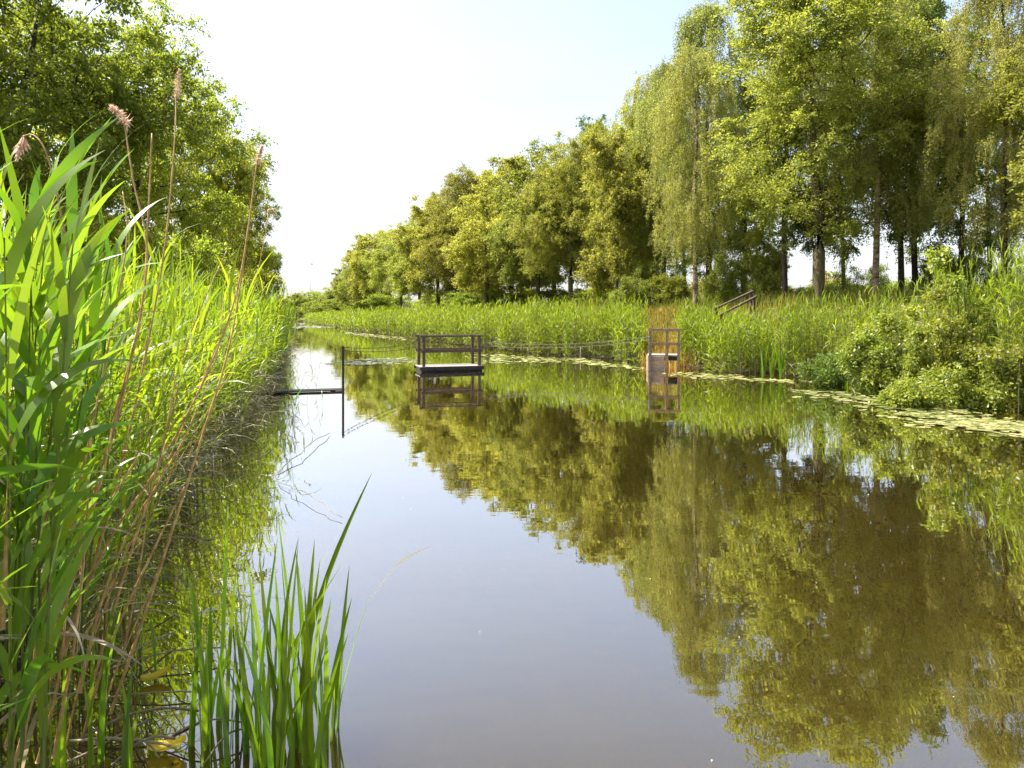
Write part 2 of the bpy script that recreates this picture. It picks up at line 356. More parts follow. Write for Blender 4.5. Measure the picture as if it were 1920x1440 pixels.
def make_tree(kind, seed, H, Rr, bottom, nclump, L, leaf, bark, r0, dens=1.0, lean=(0, 0)):
    rng = RS(seed)
    if kind == 'birch':
        tr = wobble(rng, H * 0.97, 14, 0.10, lean)
        f = rng.uniform(0, 1, nclump) ** 0.9; z = bottom + (H * 0.985 - bottom) * f
        rad = Rr * np.sin(np.pi * np.clip(0.15 + 0.83 * f, 0, 1)) ** 0.75 * rng.uniform(0.15, 1.0, nclump) ** 0.6
        az = rng.uniform(0, 2 * math.pi, nclump)
        ax = np.stack([np.interp(z, tr[:, 2], tr[:, 0]), np.interp(z, tr[:, 2], tr[:, 1])], 1)
        T = np.stack([ax[:, 0] + rad * np.cos(az), ax[:, 1] + rad * np.sin(az), z], 1)
        out = np.stack([np.cos(az), np.sin(az), np.zeros(nclump)], 1)
        V1, F1 = strands(rng, T, out, 8, int(34 * dens), L, 0.6, 2.6)
        V2, F2 = leaf_cloud(rng, T, out, np.full(nclump, 0.55), 6, int(12 * dens), L, 0.5)
        V = np.vstack([V1, V2]); F = np.vstack([F1, F2 + len(V1)])
        V[:, 2] = np.maximum(V[:, 2], 0.5)
        sk = skeleton(rng, tr, r0, T, tip=0.011, spread=1.1)
    else:
        if kind == 'broad':
            tr = wobble(rng, H * 0.78, 10, 0.16, lean)
            cz = bottom + (H - bottom) * 0.48; rz = (H - bottom) * 0.5
            lobes = [(lean[0] * .6, lean[1] * .6, cz, Rr * 0.72, Rr * 0.72, rz * 0.9)]
            for i in range(13):
                a = rng.uniform(0, 2 * math.pi); f = rng.uniform(-0.85, 0.85); rr = Rr * math.sqrt(1 - f * f * 0.8) * rng.uniform(0.6, 0.82)
                q = Rr * rng.uniform(0.26, 0.42)
                lobes.append((lean[0] * .6 + rr * math.cos(a), lean[1] * .6 + rr * math.sin(a), cz + f * rz * 0.85, q, q, q * 0.85))
        elif kind == 'slim':
            tr = wobble(rng, H * 0.93, 14, 0.10, lean)
            lobes = []
            for i in range(16):
                f = rng.uniform(0.0, 1.0); a = rng.uniform(0, 2 * math.pi); rr = Rr * rng.uniform(0.1, 0.75) * (1 - 0.55 * f * f)
                q = Rr * rng.uniform(0.28, 0.45); z = bottom + (H - bottom - q) * f
                lobes.append((rr * math.cos(a), rr * math.sin(a), z, q, q, q * 1.15))
        elif kind == 'ragged':
            tr = [wobble(rng, H * rng.uniform(.5, .95), 6, 0.08, (Rr * math.sqrt(rng.uniform()) * math.cos(a), Rr * math.sqrt(rng.uniform()) * math.sin(a))) for a in rng.uniform(0, 6.28, 9)]
            lobes = []
            for t_ in tr:
                for f in (.3, .5, .7, .88, 1.0): q = Rr * rng.uniform(.14, .3) * (1.25 - .6 * f); p = t_[min(5, int(f * 5))]; lobes.append((p[0], p[1], p[2], q, q, q * 1.3))
        elif kind in ('shrub', 'ragged'):
            tr = [wobble(rng, H * 0.8, 6, 0.10, (Rr * 0.7 * math.cos(a), Rr * 0.7 * math.sin(a))) for a in rng.uniform(0, 6.28, 6)]
            lobes = [(0, 0, H * 0.45, Rr * 0.85, Rr * 0.85, H * 0.45)]
            for i in range(9):
                a = rng.uniform(0, 6.28); q = Rr * rng.uniform(0.25, 0.45)
                lobes.append((Rr * 0.72 * math.cos(a), Rr * 0.72 * math.sin(a), H * rng.uniform(0.15, 0.85), q, q, q))
        T = in_lobes(rng, lobes, nclump, hollow=0.42, gap=0.22 * Rr / 4)
        T[:, 2] = np.maximum(T[:, 2], 0.25 if kind in ('shrub', 'ragged') else bottom * 0.8)
        c = np.array([lean[0] * .5, lean[1] * .5, bottom + (H - bottom) * 0.4]); out = unit(T - c)
        rc = rng.uniform(0.55, 1.0, len(T)) * (Rr / 4.5) ** 0.5
        if kind in ('shrub', 'ragged'): rc = rng.uniform(0.25, 0.5, len(T)) * max(0.6, Rr / 1.6)
        V, F = leaf_cloud(rng, T, out, rc, 15, int(13 * dens), L)
        V[:, 2] = np.maximum(V[:, 2], 0.05)
        sk = skeleton(rng, tr, r0, T, tip=0.014 if kind not in ('shrub', 'ragged') else 0.005, min_r=0.006 if kind not in ('shrub', 'ragged') else 0.003)
    return (sk.mesh('trunk', [M[bark]]), np_mesh('crown', V, F, [M[leaf]], smooth=False))

def place(name, proto, loc, rz, sc, label, cat, group, parts=('trunk', 'crown')):
    o = empty(name, loc, label, cat, group, rz); o.scale = sc
    for p, me in zip(parts, proto): obj(p, me, o)
    return o

PR = {}
PR['oak'] = make_tree('broad', 11, 15.0, 6.2, 1.2, 480, 0.145, 'leaf_oak', 'bark', 0.34, dens=1.4)
PR['oak_b'] = make_tree('broad', 19, 15.0, 5.6, 1.0, 360, 0.155, 'leaf_oak', 'bark', 0.30, dens=1.3)
PR['broad_a'] = make_tree('broad', 23, 15.0, 5.2, 2.8, 430, 0.108, 'leaf_broad', 'bark_green', 0.25, dens=1.95)
PR['broad_b'] = make_tree('broad', 31, 15.0, 4.8, 1.3, 350, 0.17, 'leaf_broad', 'bark_green', 0.24, dens=1.3)
PR['broad_c'] = make_tree('broad', 37, 15.0, 4.9, 0.8, 350, 0.18, 'leaf_broad', 'bark', 0.24, dens=1.3)
PR['birch_a'] = make_tree('birch', 41, 17.0, 3.3, 4.0, 160, 0.085, 'leaf_birch', 'bark_birch', 0.17, lean=(0.6, 0.2), dens=1.8)
PR['birch_b'] = make_tree('birch', 43, 17.0, 3.6, 3.6, 170, 0.085, 'leaf_birch', 'bark', 0.17, lean=(-0.4, 0.3), dens=1.8)
PR['slim_a'] = make_tree('slim', 53, 17.0, 3.2, 4.0, 170, 0.145, 'leaf_dark', 'bark', 0.19, dens=1.1)
PR['slim_b'] = make_tree('slim', 59, 17.0, 2.9, 3.6, 140, 0.145, 'leaf_dark', 'bark', 0.16, dens=1.1)
PR['shrub_a'] = make_tree('shrub', 61, 2.4, 1.6, 0.2, 110, 0.085, 'leaf_shrub', 'bark', 0.03)
PR['shrub_b'] = make_tree('shrub', 67, 2.4, 1.5, 0.2, 110, 0.10, 'leaf_oak', 'bark', 0.03)
PR['shrub_c'] = make_tree('shrub', 71, 2.4, 1.6, 0.2, 70, 0.07, 'leaf_shrub', 'bark', 0.03)
NOM = {k: (15.0 if k[:3] in ('oak', 'bro') else 17.0 if k[:3] in ('bir', 'sli') else 2.4) for k in PR}

def row_y(px, d):
    r = (px - CX) / F_PX; best = None
    for Y in np.arange(12, 215, 0.25):
        u, v = uv(r * Y, Y)
        if v - v_right(u) >= d and best is None: best = Y
        if v - v_right(u) < d: best = None
    if best is None: best = 200.0
    # first distance at which the offset from the water reaches d
    for Y in np.arange(12, 215, 0.25):
        u, v = uv(r * Y, Y)
        if v - v_right(u) >= d: return Y
    return best
rngp = RS(5)
def right_tree(px, d, top, kind, spread, label, name, cat='tree', rz=None, Y=None, shift=0):
    Y = Y or row_y(px, d); X = (px - CX) / F_PX * Y; z = float(ground_z(X, Y))
    H = CAM_Z + (HY - top) / F_PX * Y - z
    s = H / NOM[kind]
    return place(name, PR[kind], (X, Y, z), rngp.uniform(0, 6.28) if rz is None else rz, (s * spread, s * spread, s), label, cat, 'trees in a row on the far dyke')

right_tree(1535, 9, -45, 'broad_a', 1.22, 'broad yellow-green tree with thick forked mossy trunk, just right of the stair rail', 'broadleaf_tree', rz=0.7)
right_tree(1472, 10, 60, 'slim_a', 0.95, 'tree with straight dark bare trunk next to the thick forked trunk', 'slender_tree')
right_tree(1640, 11, -60, 'birch_a', 0.95, 'tall birch with orange-brown leaning trunk behind the tall bank sapling', 'birch_tree', rz=0.1)
right_tree(1690, 14, -120, 'slim_b', 0.85, 'very tall dark trunk, first of two side by side behind the sapling', 'slender_tree')
right_tree(1716, 15, -90, 'slim_a', 0.75, 'very tall dark trunk, second of two side by side behind the sapling', 'slender_tree')
right_tree(1882, 10, -70, 'birch_b', 1.0, 'weeping birch with dark trunk rising above the tall reeds at the frame edge', 'birch_tree', rz=2.0)
right_tree(1856, 15, -20, 'slim_b', 0.8, 'thin dark tree just behind the weeping birch at the frame edge', 'slender_tree')
right_tree(1990, 11, -60, 'birch_a', 1.0, 'weeping birch cut off by the edge of the view', 'birch_tree', rz=3.0)
right_tree(2060, 9, -30, 'broad_b', 1.0, 'leafy tree mostly outside the view beyond the last birch', 'broadleaf_tree')
right_tree(1800, 16, 30, 'slim_a', 0.9, 'dark green open-crowned tree between the twin trunks and weeping birch', 'slender_tree')
right_tree(1582, 15, 20, 'slim_b', 0.8, 'thin straight tree behind and right of the thick forked trunk', 'slender_tree')
right_tree(1440, 12, 390, 'broad_b', 0.75, 'short leafy tree clothed in leaves to the ground beside the stair rail', 'broadleaf_tree')
right_tree(1395, 14, 120, 'broad_a', 0.85, 'dense yellow-green tree standing behind the stair rail', 'broadleaf_tree')
right_tree(1330, 12, 5, 'birch_b', 1.05, 'tallest birch left of the stair rail, dark trunk', 'birch_tree', rz=1.0)
right_tree(1304, 9, 82, 'birch_a', 0.95, 'birch with pale trunk beside the round green bush', 'birch_tree', rz=4.2)
right_tree(1245, 12, 118, 'birch_b', 1.0, 'birch with feathery top directly above the round green bush', 'birch_tree', rz=5.0)
right_tree(1212, 13, 128, 'birch_a', 0.95, 'pale narrow birch just left of the feathery birch', 'birch_tree')
right_tree(1186, 12, 172, 'broad_b', 0.8, 'olive tree rising between the light low-branched tree and the feathery birch', 'broadleaf_tree')
right_tree(1158, 9, 222, 'broad_c', 0.8, 'light green tree branching down to the reeds left of the round bush', 'broadleaf_tree')
right_tree(1112, 13, 200, 'slim_a', 1.0, 'dark slim trunk behind the light green low-branched tree', 'slender_tree')
right_tree(1070, 10, 228, 'broad_a', 0.95, 'full-crowned tree with sturdy trunk above the middle of the reed bed', 'broadleaf_tree', rz=2.2)
right_tree(1008, 10, 240, 'broad_b', 1.0, 'olive tree whose dark trunk stands right of the raft, behind the reeds', 'broadleaf_tree')
right_tree(958, 13, 275, 'broad_c', 1.0, 'round-topped olive tree set back from the row near the raft', 'broadleaf_tree')
right_tree(912, 9, 300, 'broad_b', 1.0, 'olive tree directly above the right end of the raft', 'broadleaf_tree', rz=1.2)
right_tree(866, 11, 308, 'broad_a', 1.0, 'olive tree directly above the middle of the raft', 'broadleaf_tree')
right_tree(822, 10, 345, 'broad_c', 1.0, 'olive tree directly above the left end of the raft', 'broadleaf_tree')
right_tree(786, 11, 378, 'broad_b', 1.0, 'far olive tree, first one to the left of the raft', 'broadleaf_tree')
right_tree(752, 10, 402, 'broad_a', 1.0, 'far olive tree, second one to the left of the raft', 'broadleaf_tree')
right_tree(718, 10, 418, 'broad_c', 1.0, 'far olive tree, third one to the left of the raft', 'broadleaf_tree')
right_tree(692, 9, 436, 'broad_b', 1.0, 'far olive tree, fourth one to the left of the raft', 'broadleaf_tree')
right_tree(668, 9, 462, 'broad_a', 1.0, 'small-looking far tree, last but one in the row towards the canal end', 'broadleaf_tree')
right_tree(648, 8, 492, 'broad_c', 1.0, 'small-looking far tree ending the row towards the canal end', 'broadleaf_tree')
for px, d, top, k, lab in ((1140, 17, 262, 'broad_c', 'shaded tree in the second row behind the slim dark trunk'),
                           (1038, 16, 285, 'broad_b', 'shaded tree in the second row behind the full-crowned tree'),
                           (888, 16, 330, 'broad_c', 'shaded tree in the second row above the raft'),
                           (1285, 18, 260, 'slim_a', 'shaded dark tree in the second row behind the round bush')):
    right_tree(px, d, top, k, 1.05, lab, 'broadleaf_tree')

def left_tree(px, Y, top, kind, spread, label, rz):
    X = (px - CX) / F_PX * Y; z = float(ground_z(X, Y)); H = CAM_Z + (HY - top) / F_PX * Y - z; s = H / NOM[kind]
    place('oak_tree', PR[kind], (X, Y, z), rz, (s * spread, s * spread, s), label, 'tree', 'oaks along the near bank')
left_tree(255, 25.5, 5, 'oak', 0.86, 'large spreading oak over the left reed bed, its dark trunk in plain view', 0.4)
left_tree(20, 19.0, -190, 'oak_b', 0.95, 'dark oak whose crown fills the top corner behind the tallest reeds', 1.9)
left_tree(-200, 17, -160, 'oak_b', 0.8, 'oak at the very edge of view, left of all the others', 3.3)
left_tree(378, 44, 175, 'oak_b', 0.80, 'second oak along the near bank, its crown edge against the pale sky', 5.0)
left_tree(430, 64, 320, 'oak', 0.68, 'third oak along the near bank, half hidden by the two nearer', 2.6)
left_tree(466, 92, 410, 'oak_b', 0.7, 'fourth oak along the near bank, darker and lower', 0.9)
left_tree(488, 128, 445, 'oak', 0.6, 'farthest oak of the near bank, dark beside the bright sky gap', 4.0)

# trees closing the far end of the canal
for px, Y, top, k, lab in ((525, 205, 548, 'broad_b', 'far hazy tree at the canal end, nearest the left oaks'),
                           (556, 218, 545, 'broad_c', 'far low tree at the canal end behind the open water'),
                           (586, 222, 541, 'oak_b', 'far dark tree in the middle of the canal end'),
                           (612, 214, 544, 'broad_a', 'far tree at the canal end where the tall row stops'),
                           (640, 216, 530, 'oak_b', 'far dark tree tucked under the last tall trees of the row')):
    X = (px - CX) / F_PX * Y; z = float(ground_z(X, Y)); H = CAM_Z + (HY - top) / F_PX * Y - z; s = H / NOM[k]
    place('far_tree', PR[k], (X, Y, z), px * 1.7, (s * 1.5, s * 1.5, s), lab, 'tree', 'trees closing the canal end')

def shrub(px, Y, top, kind, w, label, name='shrub', group=None, zoff=0.0):
    X = (px - CX) / F_PX * Y; z = float(ground_z(X, Y)) + zoff; H = CAM_Z + (HY - top) / F_PX * Y - z
    s = H / 2.4
    place(name, PR[kind], (X, Y, z), px * 0.37, (w / 1.6, w / 1.6, s), label, 'bush', group, parts=('stems', 'foliage'))
shrub(1264, 36, 512, 'shrub_b', 1.15, 'round dense green bush at the foot of the pale birch', 'round_bush')
shrub(1185, 37, 520, 'shrub_a', 1.3, 'light green bush left of the round dense bush')
for px, Y, top, w, lab in ((1120, 46, 540, 2.4, 'dark undergrowth bush below the slim dark trunk'), (1040, 55, 540, 2.6, 'dark undergrowth bush left of the sturdy trunk'),
                           (965, 62, 540, 3.0, 'dark undergrowth bush right of the raft railing'), (890, 72, 545, 3.2, 'dark undergrowth bush above the raft railing'),
                           (820, 86, 548, 3.5, 'dark undergrowth bush left of the raft railing'), (740, 112, 552, 4.5, 'dark far undergrowth bush under the far row'),
                           (680, 150, 560, 5.0, 'dark undergrowth bush where the far row ends'), (630, 190, 560, 7.0, 'far dark bush just left of the end of the tall row'), (596, 207, 562, 8.0, 'far dark bush at the middle of the canal end'), (1400, 38, 545, 1.8, 'green bush showing between trunks behind the stair rail'),
                           (1500, 40, 535, 1.8, 'green bush between the straight dark trunk and the forked trunk'), (1585, 38, 530, 1.8, 'green bush right of the forked trunk'),
                           (1720, 38, 520, 2.2, 'green bush behind the sapling at the foot of the twin trunks')):
    shrub(px, Y, top, 'shrub_b', w, lab, group='undergrowth below the tree row')
for px, Y, top, w, lab in ((330, 31, 430, 2.6, 'dark bush under the large oak behind the left reeds'), (430, 52, 500, 3.0, 'dark bush under the second oak'),
                           (120, 19, 400, 2.2, 'dark bush behind the tallest reeds under the corner oak')):
    shrub(px, Y, top, 'shrub_b', w, lab, group='bushes under the oaks')

for px, Y, top, k, w, lab in ((1355, 34, 478, 'shrub_a', 1.1, 'light loose sapling bush left of the upper end of the stair rail'), (1428, 33, 470, 'shrub_a', 1.0, 'light loose sapling bush right of the upper end of the stair rail'),
                              (1610, 33, 488, 'shrub_c', 1.2, 'thin loose bush just left of the orange-brown birch trunk'), (1765, 30, 455, 'shrub_a', 1.4, 'light loose bush behind the sapling before the twin dark trunks'),
                              (1850, 28, 470, 'shrub_c', 1.3, 'thin loose bush at the foot of the weeping birch'), (1228, 38, 490, 'shrub_a', 1.2, 'light loose bush between the round bush and the low-branched tree')):
    shrub(px, Y, top, k, w, lab, group='loose bushes below the tree row')
# bank bushes at the right
def bank_shrub(seed, px, py, Y, H, Rr, n, L, leaf, label, name='willow_bush', dens=1.0):
    X = (px - CX) / F_PX * Y; z = max(float(ground_z(X, Y)), -0.1)
    pr = make_tree('ragged', seed, H, Rr, 0.2, n, L, leaf, 'bark', 0.022, dens)
    return place(name, pr, (X, Y, z), 0, (1, 1, 1), label, 'bush', 'bushes on the right bank', parts=('stems', 'foliage'))
bank_shrub(81, 1700, 720, 14.6, 1.9, .6, 60, 0.085, 'leaf_shrub', 'light green bank bush overhanging the water directly below the sapling')
bank_shrub(82, 1775, 720, 14.2, 2.3, .6, 60, 0.085, 'leaf_shrub', 'tallest bank bush, right of the sapling foot and left of the tall reeds')
bank_shrub(84, 1660, 650, 16.6, 2.2, .55, 50, 0.085, 'leaf_shrub', 'bank bush rising behind the rounded waterline bush')
bank_shrub(83, 1800, 400, 15.4, 3.7, 0.85, 46, 0.115, 'leaf_shrub', 'tall thin bank sapling with big bright leaves standing out above the bushes', 'sapling', dens=0.55)
bank_shrub(85, 1640, 700, 15.6, 1.6, 0.55, 60, 0.075, 'leaf_shrub', 'rounded bush at the waterline between the sapling and the small dark shrub')
bank_shrub(86, 1555, 690, 16.9, 1.05, 0.45, 50, 0.07, 'leaf_dark', 'small dark shrub at the waterline beside the bright sword-leaved clump', 'waterside_shrub')
bank_shrub(87, 1690, 730, 13.2, 0.5, 0.8, 60, 0.07, 'leaf_shrub', 'low sprawling bramble trailing onto the water before the lily pads', 'bramble')
bank_shrub(88, 1840, 745, 13.0, 1.0, 0.7, 60, 0.08, 'leaf_shrub', 'low bush beside the lily pads under the tall reeds')
bank_shrub(89, 1950, 745, 12.6, 1.4, 0.8, 60, 0.085, 'leaf_shrub', 'bush at the edge of the view behind the lily pads')

# low wood far beyond the dyke (one mass)
def far_wood():
    rng = RS(91); n = 520
    px = rng.uniform(1150, 2150, n); Y = rng.uniform(150, 175, n); X = (px - CX) / F_PX * Y
    hgt = 8.0 + 2.2 * np.sin(px * 0.021) + 1.3 * np.sin(px * 0.057 + 1)
    Cn = np.stack([X, Y, rng.uniform(0.5, 1, n) ** 0.7 * hgt], 1)
    V, F = leaf_cloud(rng, Cn, np.tile([0, -0.4, 0.6], (n, 1)), rng.uniform(1.3, 2.2, n), 16, 14, 0.42)
    tag(obj('far_wood', np_mesh('far_wood', V, F, [M['leaf_broad']], smooth=False)), 'distant low wood seen through the trunks beyond the dyke', 'wood', kind='stuff')
far_wood()

# ------------------------------------------------------------------ reeds
def reed_geo(rng, base, h, lean, n_leaf, seg, LL, LW, sw, e0=(58, 80), e1=(-35, 40), tmin=0.18, dead_t=0.33, dead_p=0.8, wind=None, stem_seg=4, top=True):
    """returns V, F, material index (0 leaf, 1 stem, 2 dead leaf) of N reed plants"""
    N = len(base)
    def stem(t):       # t (N,k)
        k = t.shape[1]; q = t ** 1.9
        return np.stack([base[:, :1] + lean[:, :1] * h[:, None] * q, base[:, 1:2] + lean[:, 1:] * h[:, None] * q,
                         base[:, 2:3] + h[:, None] * t * (1 - 0.22 * np.hypot(lean[:, :1], lean[:, 1:]) * t)], -1)
    ts = np.tile(np.linspace(0, 1, stem_seg + 1), (N, 1)); S = stem(ts)
    a = rng.uniform(0, math.pi, N); side = np.stack([np.cos(a), np.sin(a), np.zeros(N)], 1)
    w = sw * np.linspace(1, 0.35, stem_seg + 1)
    Va = []
    for sd in (side, np.stack([-side[:, 1], side[:, 0], side[:, 2]], 1)):
        Va.append(np.stack([S - sd[:, None] * w[None, :, None], S + sd[:, None] * w[None, :, None]], 2))      # N,k,2,3
    def strip_faces(n, k):
        i = np.arange(k - 1); b = np.stack([i * 2, i * 2 + 1, i * 2 + 3, i * 2 + 2], -1)
        return (b[None] + (np.arange(n) * k * 2)[:, None, None]).reshape(-1, 4)
    V = []; F = []; Mi = []; off = 0
    for v in Va:
        f = strip_faces(N, stem_seg + 1); V.append(v.reshape(-1, 3)); F.append(f + off); Mi.append(np.full(len(f), 1)); off += v.size // 3
    # leaves
    t = np.linspace(tmin, 0.99, n_leaf)[None] + rng.uniform(-0.03, 0.03, (N, n_leaf)); t = np.clip(t, 0.05, 1)
    P0 = stem(t)
    az = rng.uniform(0, 2 * math.pi, (N, 1)) + np.arange(n_leaf)[None] * math.pi + rng.normal(size=(N, n_leaf)) * 0.6
    if wind is not None:
        wa, ws = wind; d = (az - wa + math.pi) % (2 * math.pi) - math.pi; az = wa + d * (1 - ws)
    E0 = np.radians(rng.uniform(*e0, (N, n_leaf))); E1 = np.radians(rng.uniform(*e1, (N, n_leaf)))
    up = t > 0.9; E0 = np.where(up, np.radians(rng.uniform(72, 88, E0.shape)), E0); E1 = np.where(up, np.radians(rng.uniform(10, 75, E0.shape)), E1)
    dead = (t < dead_t) & (rng.uniform(size=t.shape) < dead_p)
    E0 = np.where(dead, np.radians(rng.uniform(0, 50, E0.shape)), E0); E1 = np.where(dead, np.radians(rng.uniform(-85, -20, E0.shape)), E1)
    Ln = LL * rng.uniform(0.6, 1.2, t.shape) * np.where(t > 0.8, 0.85, 1.0); Wd = LW * rng.uniform(0.7, 1.2, t.shape) * np.where(dead, 0.5, 1.0)
    s = np.linspace(0, 1, seg + 1)
    e = E0[..., None] + (E1 - E0)[..., None] * s ** 1.25
    em = 0.5 * (e[..., 1:] + e[..., :-1]); step = (Ln / seg)[..., None]
    r = np.concatenate([np.zeros((*t.shape, 1)), np.cumsum(np.cos(em) * step, -1)], -1)
    z = np.concatenate([np.zeros((*t.shape, 1)), np.cumsum(np.sin(em) * step, -1)], -1)
    ca, sa = np.cos(az)[..., None], np.sin(az)[..., None]
    L3 = P0[:, :, None] + np.stack([r * ca, r * sa, z], -1)
    sidev = np.stack([-sa + 0 * r, ca + 0 * r, 0 * r], -1)
    upv = np.stack([-np.sin(e) * ca, -np.sin(e) * sa, np.cos(e)], -1)
    tw = (rng.normal(size=t.shape) * 0.5)[..., None] + (rng.normal(size=t.shape) * 0.7)[..., None] * s
    sv = sidev * np.cos(tw)[..., None] + upv * np.sin(tw)[..., None]
    prof = np.interp(s, [0, 0.12, 0.35, 0.7, 1.0], [0.55, 0.85, 1.0, 0.6, 0.03])
    hw = (Wd[..., None] * prof * 0.5)[..., None]
    v = np.stack([L3 - sv * hw, L3 + sv * hw], 3)
    f = strip_faces(N * n_leaf, seg + 1); V.append(v.reshape(-1, 3)); F.append(f + off)
    Mi.append(np.repeat(np.where(dead, 2, 0).ravel(), seg))
    return np.vstack(V), np.vstack(F), np.concatenate(Mi)

def left_bed():
    rng = RS(101); Vs = []; Fs = []; Ms = []; off = 0
    for (u0, u1, dens, n_leaf, seg, LL, LW, sw, depth) in ((3.6, 9, 46, 16, 6, .46, .017, .0045, 3.2), (9, 18, 34, 13, 4, .48, .021, .005, 3.0), (18, 45, 15, 10, 3, .52, .036, .007, 3.0), (45, 150, 5, 8, 2, .65, .08, .012, 3.0)):
        n = int((u1 - u0) * depth * dens)
        u = rng.uniform(u0, u1, n); dd = depth * rng.uniform(0, 1, n) ** 1.15
        v = v_left(u) - 0.02 - dd + 0.16 * np.sin(u * 1.9) * np.exp(-dd)
        x, y = xy(u, v); z = np.minimum(ground_z(x, y), 0.35) - 0.05
        patch = 0.12 * np.sin(u * 1.1 + v * 1.7) + 0.08 * np.sin(u * 2.9 - v)
        h = rng.uniform(1.75, 2.3, n) * (1 + patch * 0.7) - 0.18 * np.exp(-dd * 1.2)
        la = rng.normal(size=(n, 2)) * 0.07 + np.exp(-dd * 1.4)[:, None] * DV[None] * rng.uniform(0.02, 0.30, n)[:, None]
        V, F, Mi = reed_geo(rng, np.stack([x, y, z], 1), h, la, n_leaf, seg, LL, LW, sw, wind=(0.15, 0.30), e0=(48, 76), e1=(-65, 25), tmin=0.12, dead_t=0.3, dead_p=0.75)
        Vs.append(V); Fs.append(F + off); Ms.append(Mi); off += len(V)
    n = 220; u = 6.0 + 36 * rng.uniform(0, 1, n) ** 1.5; dd = rng.uniform(-.12, .35, n); v = v_left(u) - dd; x, y = xy(u, v)
    la = DV[None] * rng.uniform(0.05, 0.75, n)[:, None] + rng.normal(size=(n, 2)) * 0.2
    V, F, Mi = reed_geo(rng, np.stack([x, y, np.full(n, -.06)], 1), rng.uniform(.4, 1.2, n), la, 9, 4, .42, .026, .0045, e0=(10, 60), e1=(-80, -10), tmin=0.1, dead_t=1.1, dead_p=1.01)
    Vs.append(V); Fs.append(F + off); Ms.append(Mi); off += len(V)
    o = obj('reed_bed', np_mesh('reed_bed', np.vstack(Vs), np.vstack(Fs), [M['reed'], M['reed_stem'], M['reed_dead']], np.concatenate(Ms)))
    tag(o, 'dense bed of green reeds lining the left bank into the distance', 'reeds', kind='stuff')
left_bed()

def right_bed():
    rng = RS(103); Vs = []; Fs = []; Ms = []; off = 0
    for (u0, u1, dens, n_leaf, seg, LL, LW, sw, depth) in ((5, 17, 56, 11, 3, .40, .026, .005, 2.6), (17, 34, 66, 11, 3, .38, .028, .005, 3.0), (34, 70, 32, 10, 2, .45, .042, .007, 3.4), (70, 206, 7, 9, 2, .6, .09, .014, 3.4)):
        n = int((u1 - u0) * depth * dens)
        u = rng.uniform(u0, u1, n); dd = depth * rng.uniform(0, 1, n)
        sc = 0.95 * np.abs(np.sin(u * 0.85 + 0.7 * np.sin(u * 0.43))) ** 1.5 + 0.15 * np.sin(u * 3.1)
        ph = u * 3.3 + 1.6 * np.sin(u * 0.71) + 0.5 * np.sin(u * 2.3)
        v = v_right(u) + 0.05 + dd + np.where(dd < 1.5, sc * (1 - dd / 1.5), 0)
        x, y = xy(u, v)
        px = CX + x / y * F_PX
        keep = ~((dd < 1.9) & (np.sin(ph) < -0.05) & (rng.uniform(size=n) < 0.93)) & ~((px > 1208) & (px < 1272) & (y > 20.5) & (y < 45)) & ~((px > 1640) & (px < 1760) & (dd < 0.5) & (y < 18))
        u, dd, v, x, y, ph = u[keep], dd[keep], v[keep], x[keep], y[keep], ph[keep]; n = len(u)
        z = np.clip(ground_z(x, y), -0.02, 0.45) - 0.05
        h = rng.uniform(1.5, 2.2, n) * (1 + 0.09 * np.sin(u * 1.3) + 0.13 * np.sin(ph) + 0.05 * np.sin(u * 2.7 + dd)) - 0.12 * np.exp(-dd * 2.2) - z * 0.55
        h *= np.interp(u, [5, 9.5, 12.6, 15, 17, 20, 24], [1.38, 1.33, 1.15, .95, 0.86, 0.86, 1.0])
        la = rng.normal(size=(n, 2)) * 0.06 - np.exp(-dd * 1.6)[:, None] * DV[None] * rng.uniform(0.0, 0.18, n)[:, None]
        V, F, Mi = reed_geo(rng, np.stack([x, y, z], 1), h, la, n_leaf, seg, LL, LW, sw, e0=(45, 80), e1=(-65, 40), tmin=0.07, dead_t=0.3, dead_p=0.4)
        Vs.append(V); Fs.append(F + off); Ms.append(Mi); off += len(V)
    n = 520; u = 6 + 60 * rng.uniform(0, 1, n) ** 1.4; dd = rng.uniform(.1, 2.6, n); v = v_right(u) + dd; x, y = xy(u, v); p_ = CX + x / y * F_PX; k = ~((p_ > 1205) & (p_ < 1275)); u, x, y = u[k], x[k], y[k]; n = len(u)
    V, F, Mi = reed_geo(rng, np.stack([x, y, np.clip(ground_z(x, y), -.02, .45) - .05], 1), rng.uniform(1.2, 2.25, n), rng.normal(size=(n, 2)) * .14, 5, 3, .3, .03, .008, tmin=.3, dead_t=1.1, dead_p=1.01)
    Mi[Mi == 1] = 2; Vs.append(V); Fs.append(F + off); Ms.append(Mi); off += len(V)
    o = obj('reed_bed', np_mesh('reed_bed', np.vstack(Vs), np.vstack(Fs), [M['reed_far'], M['reed_stem'], M['reed_dead']], np.concatenate(Ms)))
    tag(o, 'long bed of bright green reeds along the right bank below the tree row', 'reeds', kind='stuff')
right_bed()

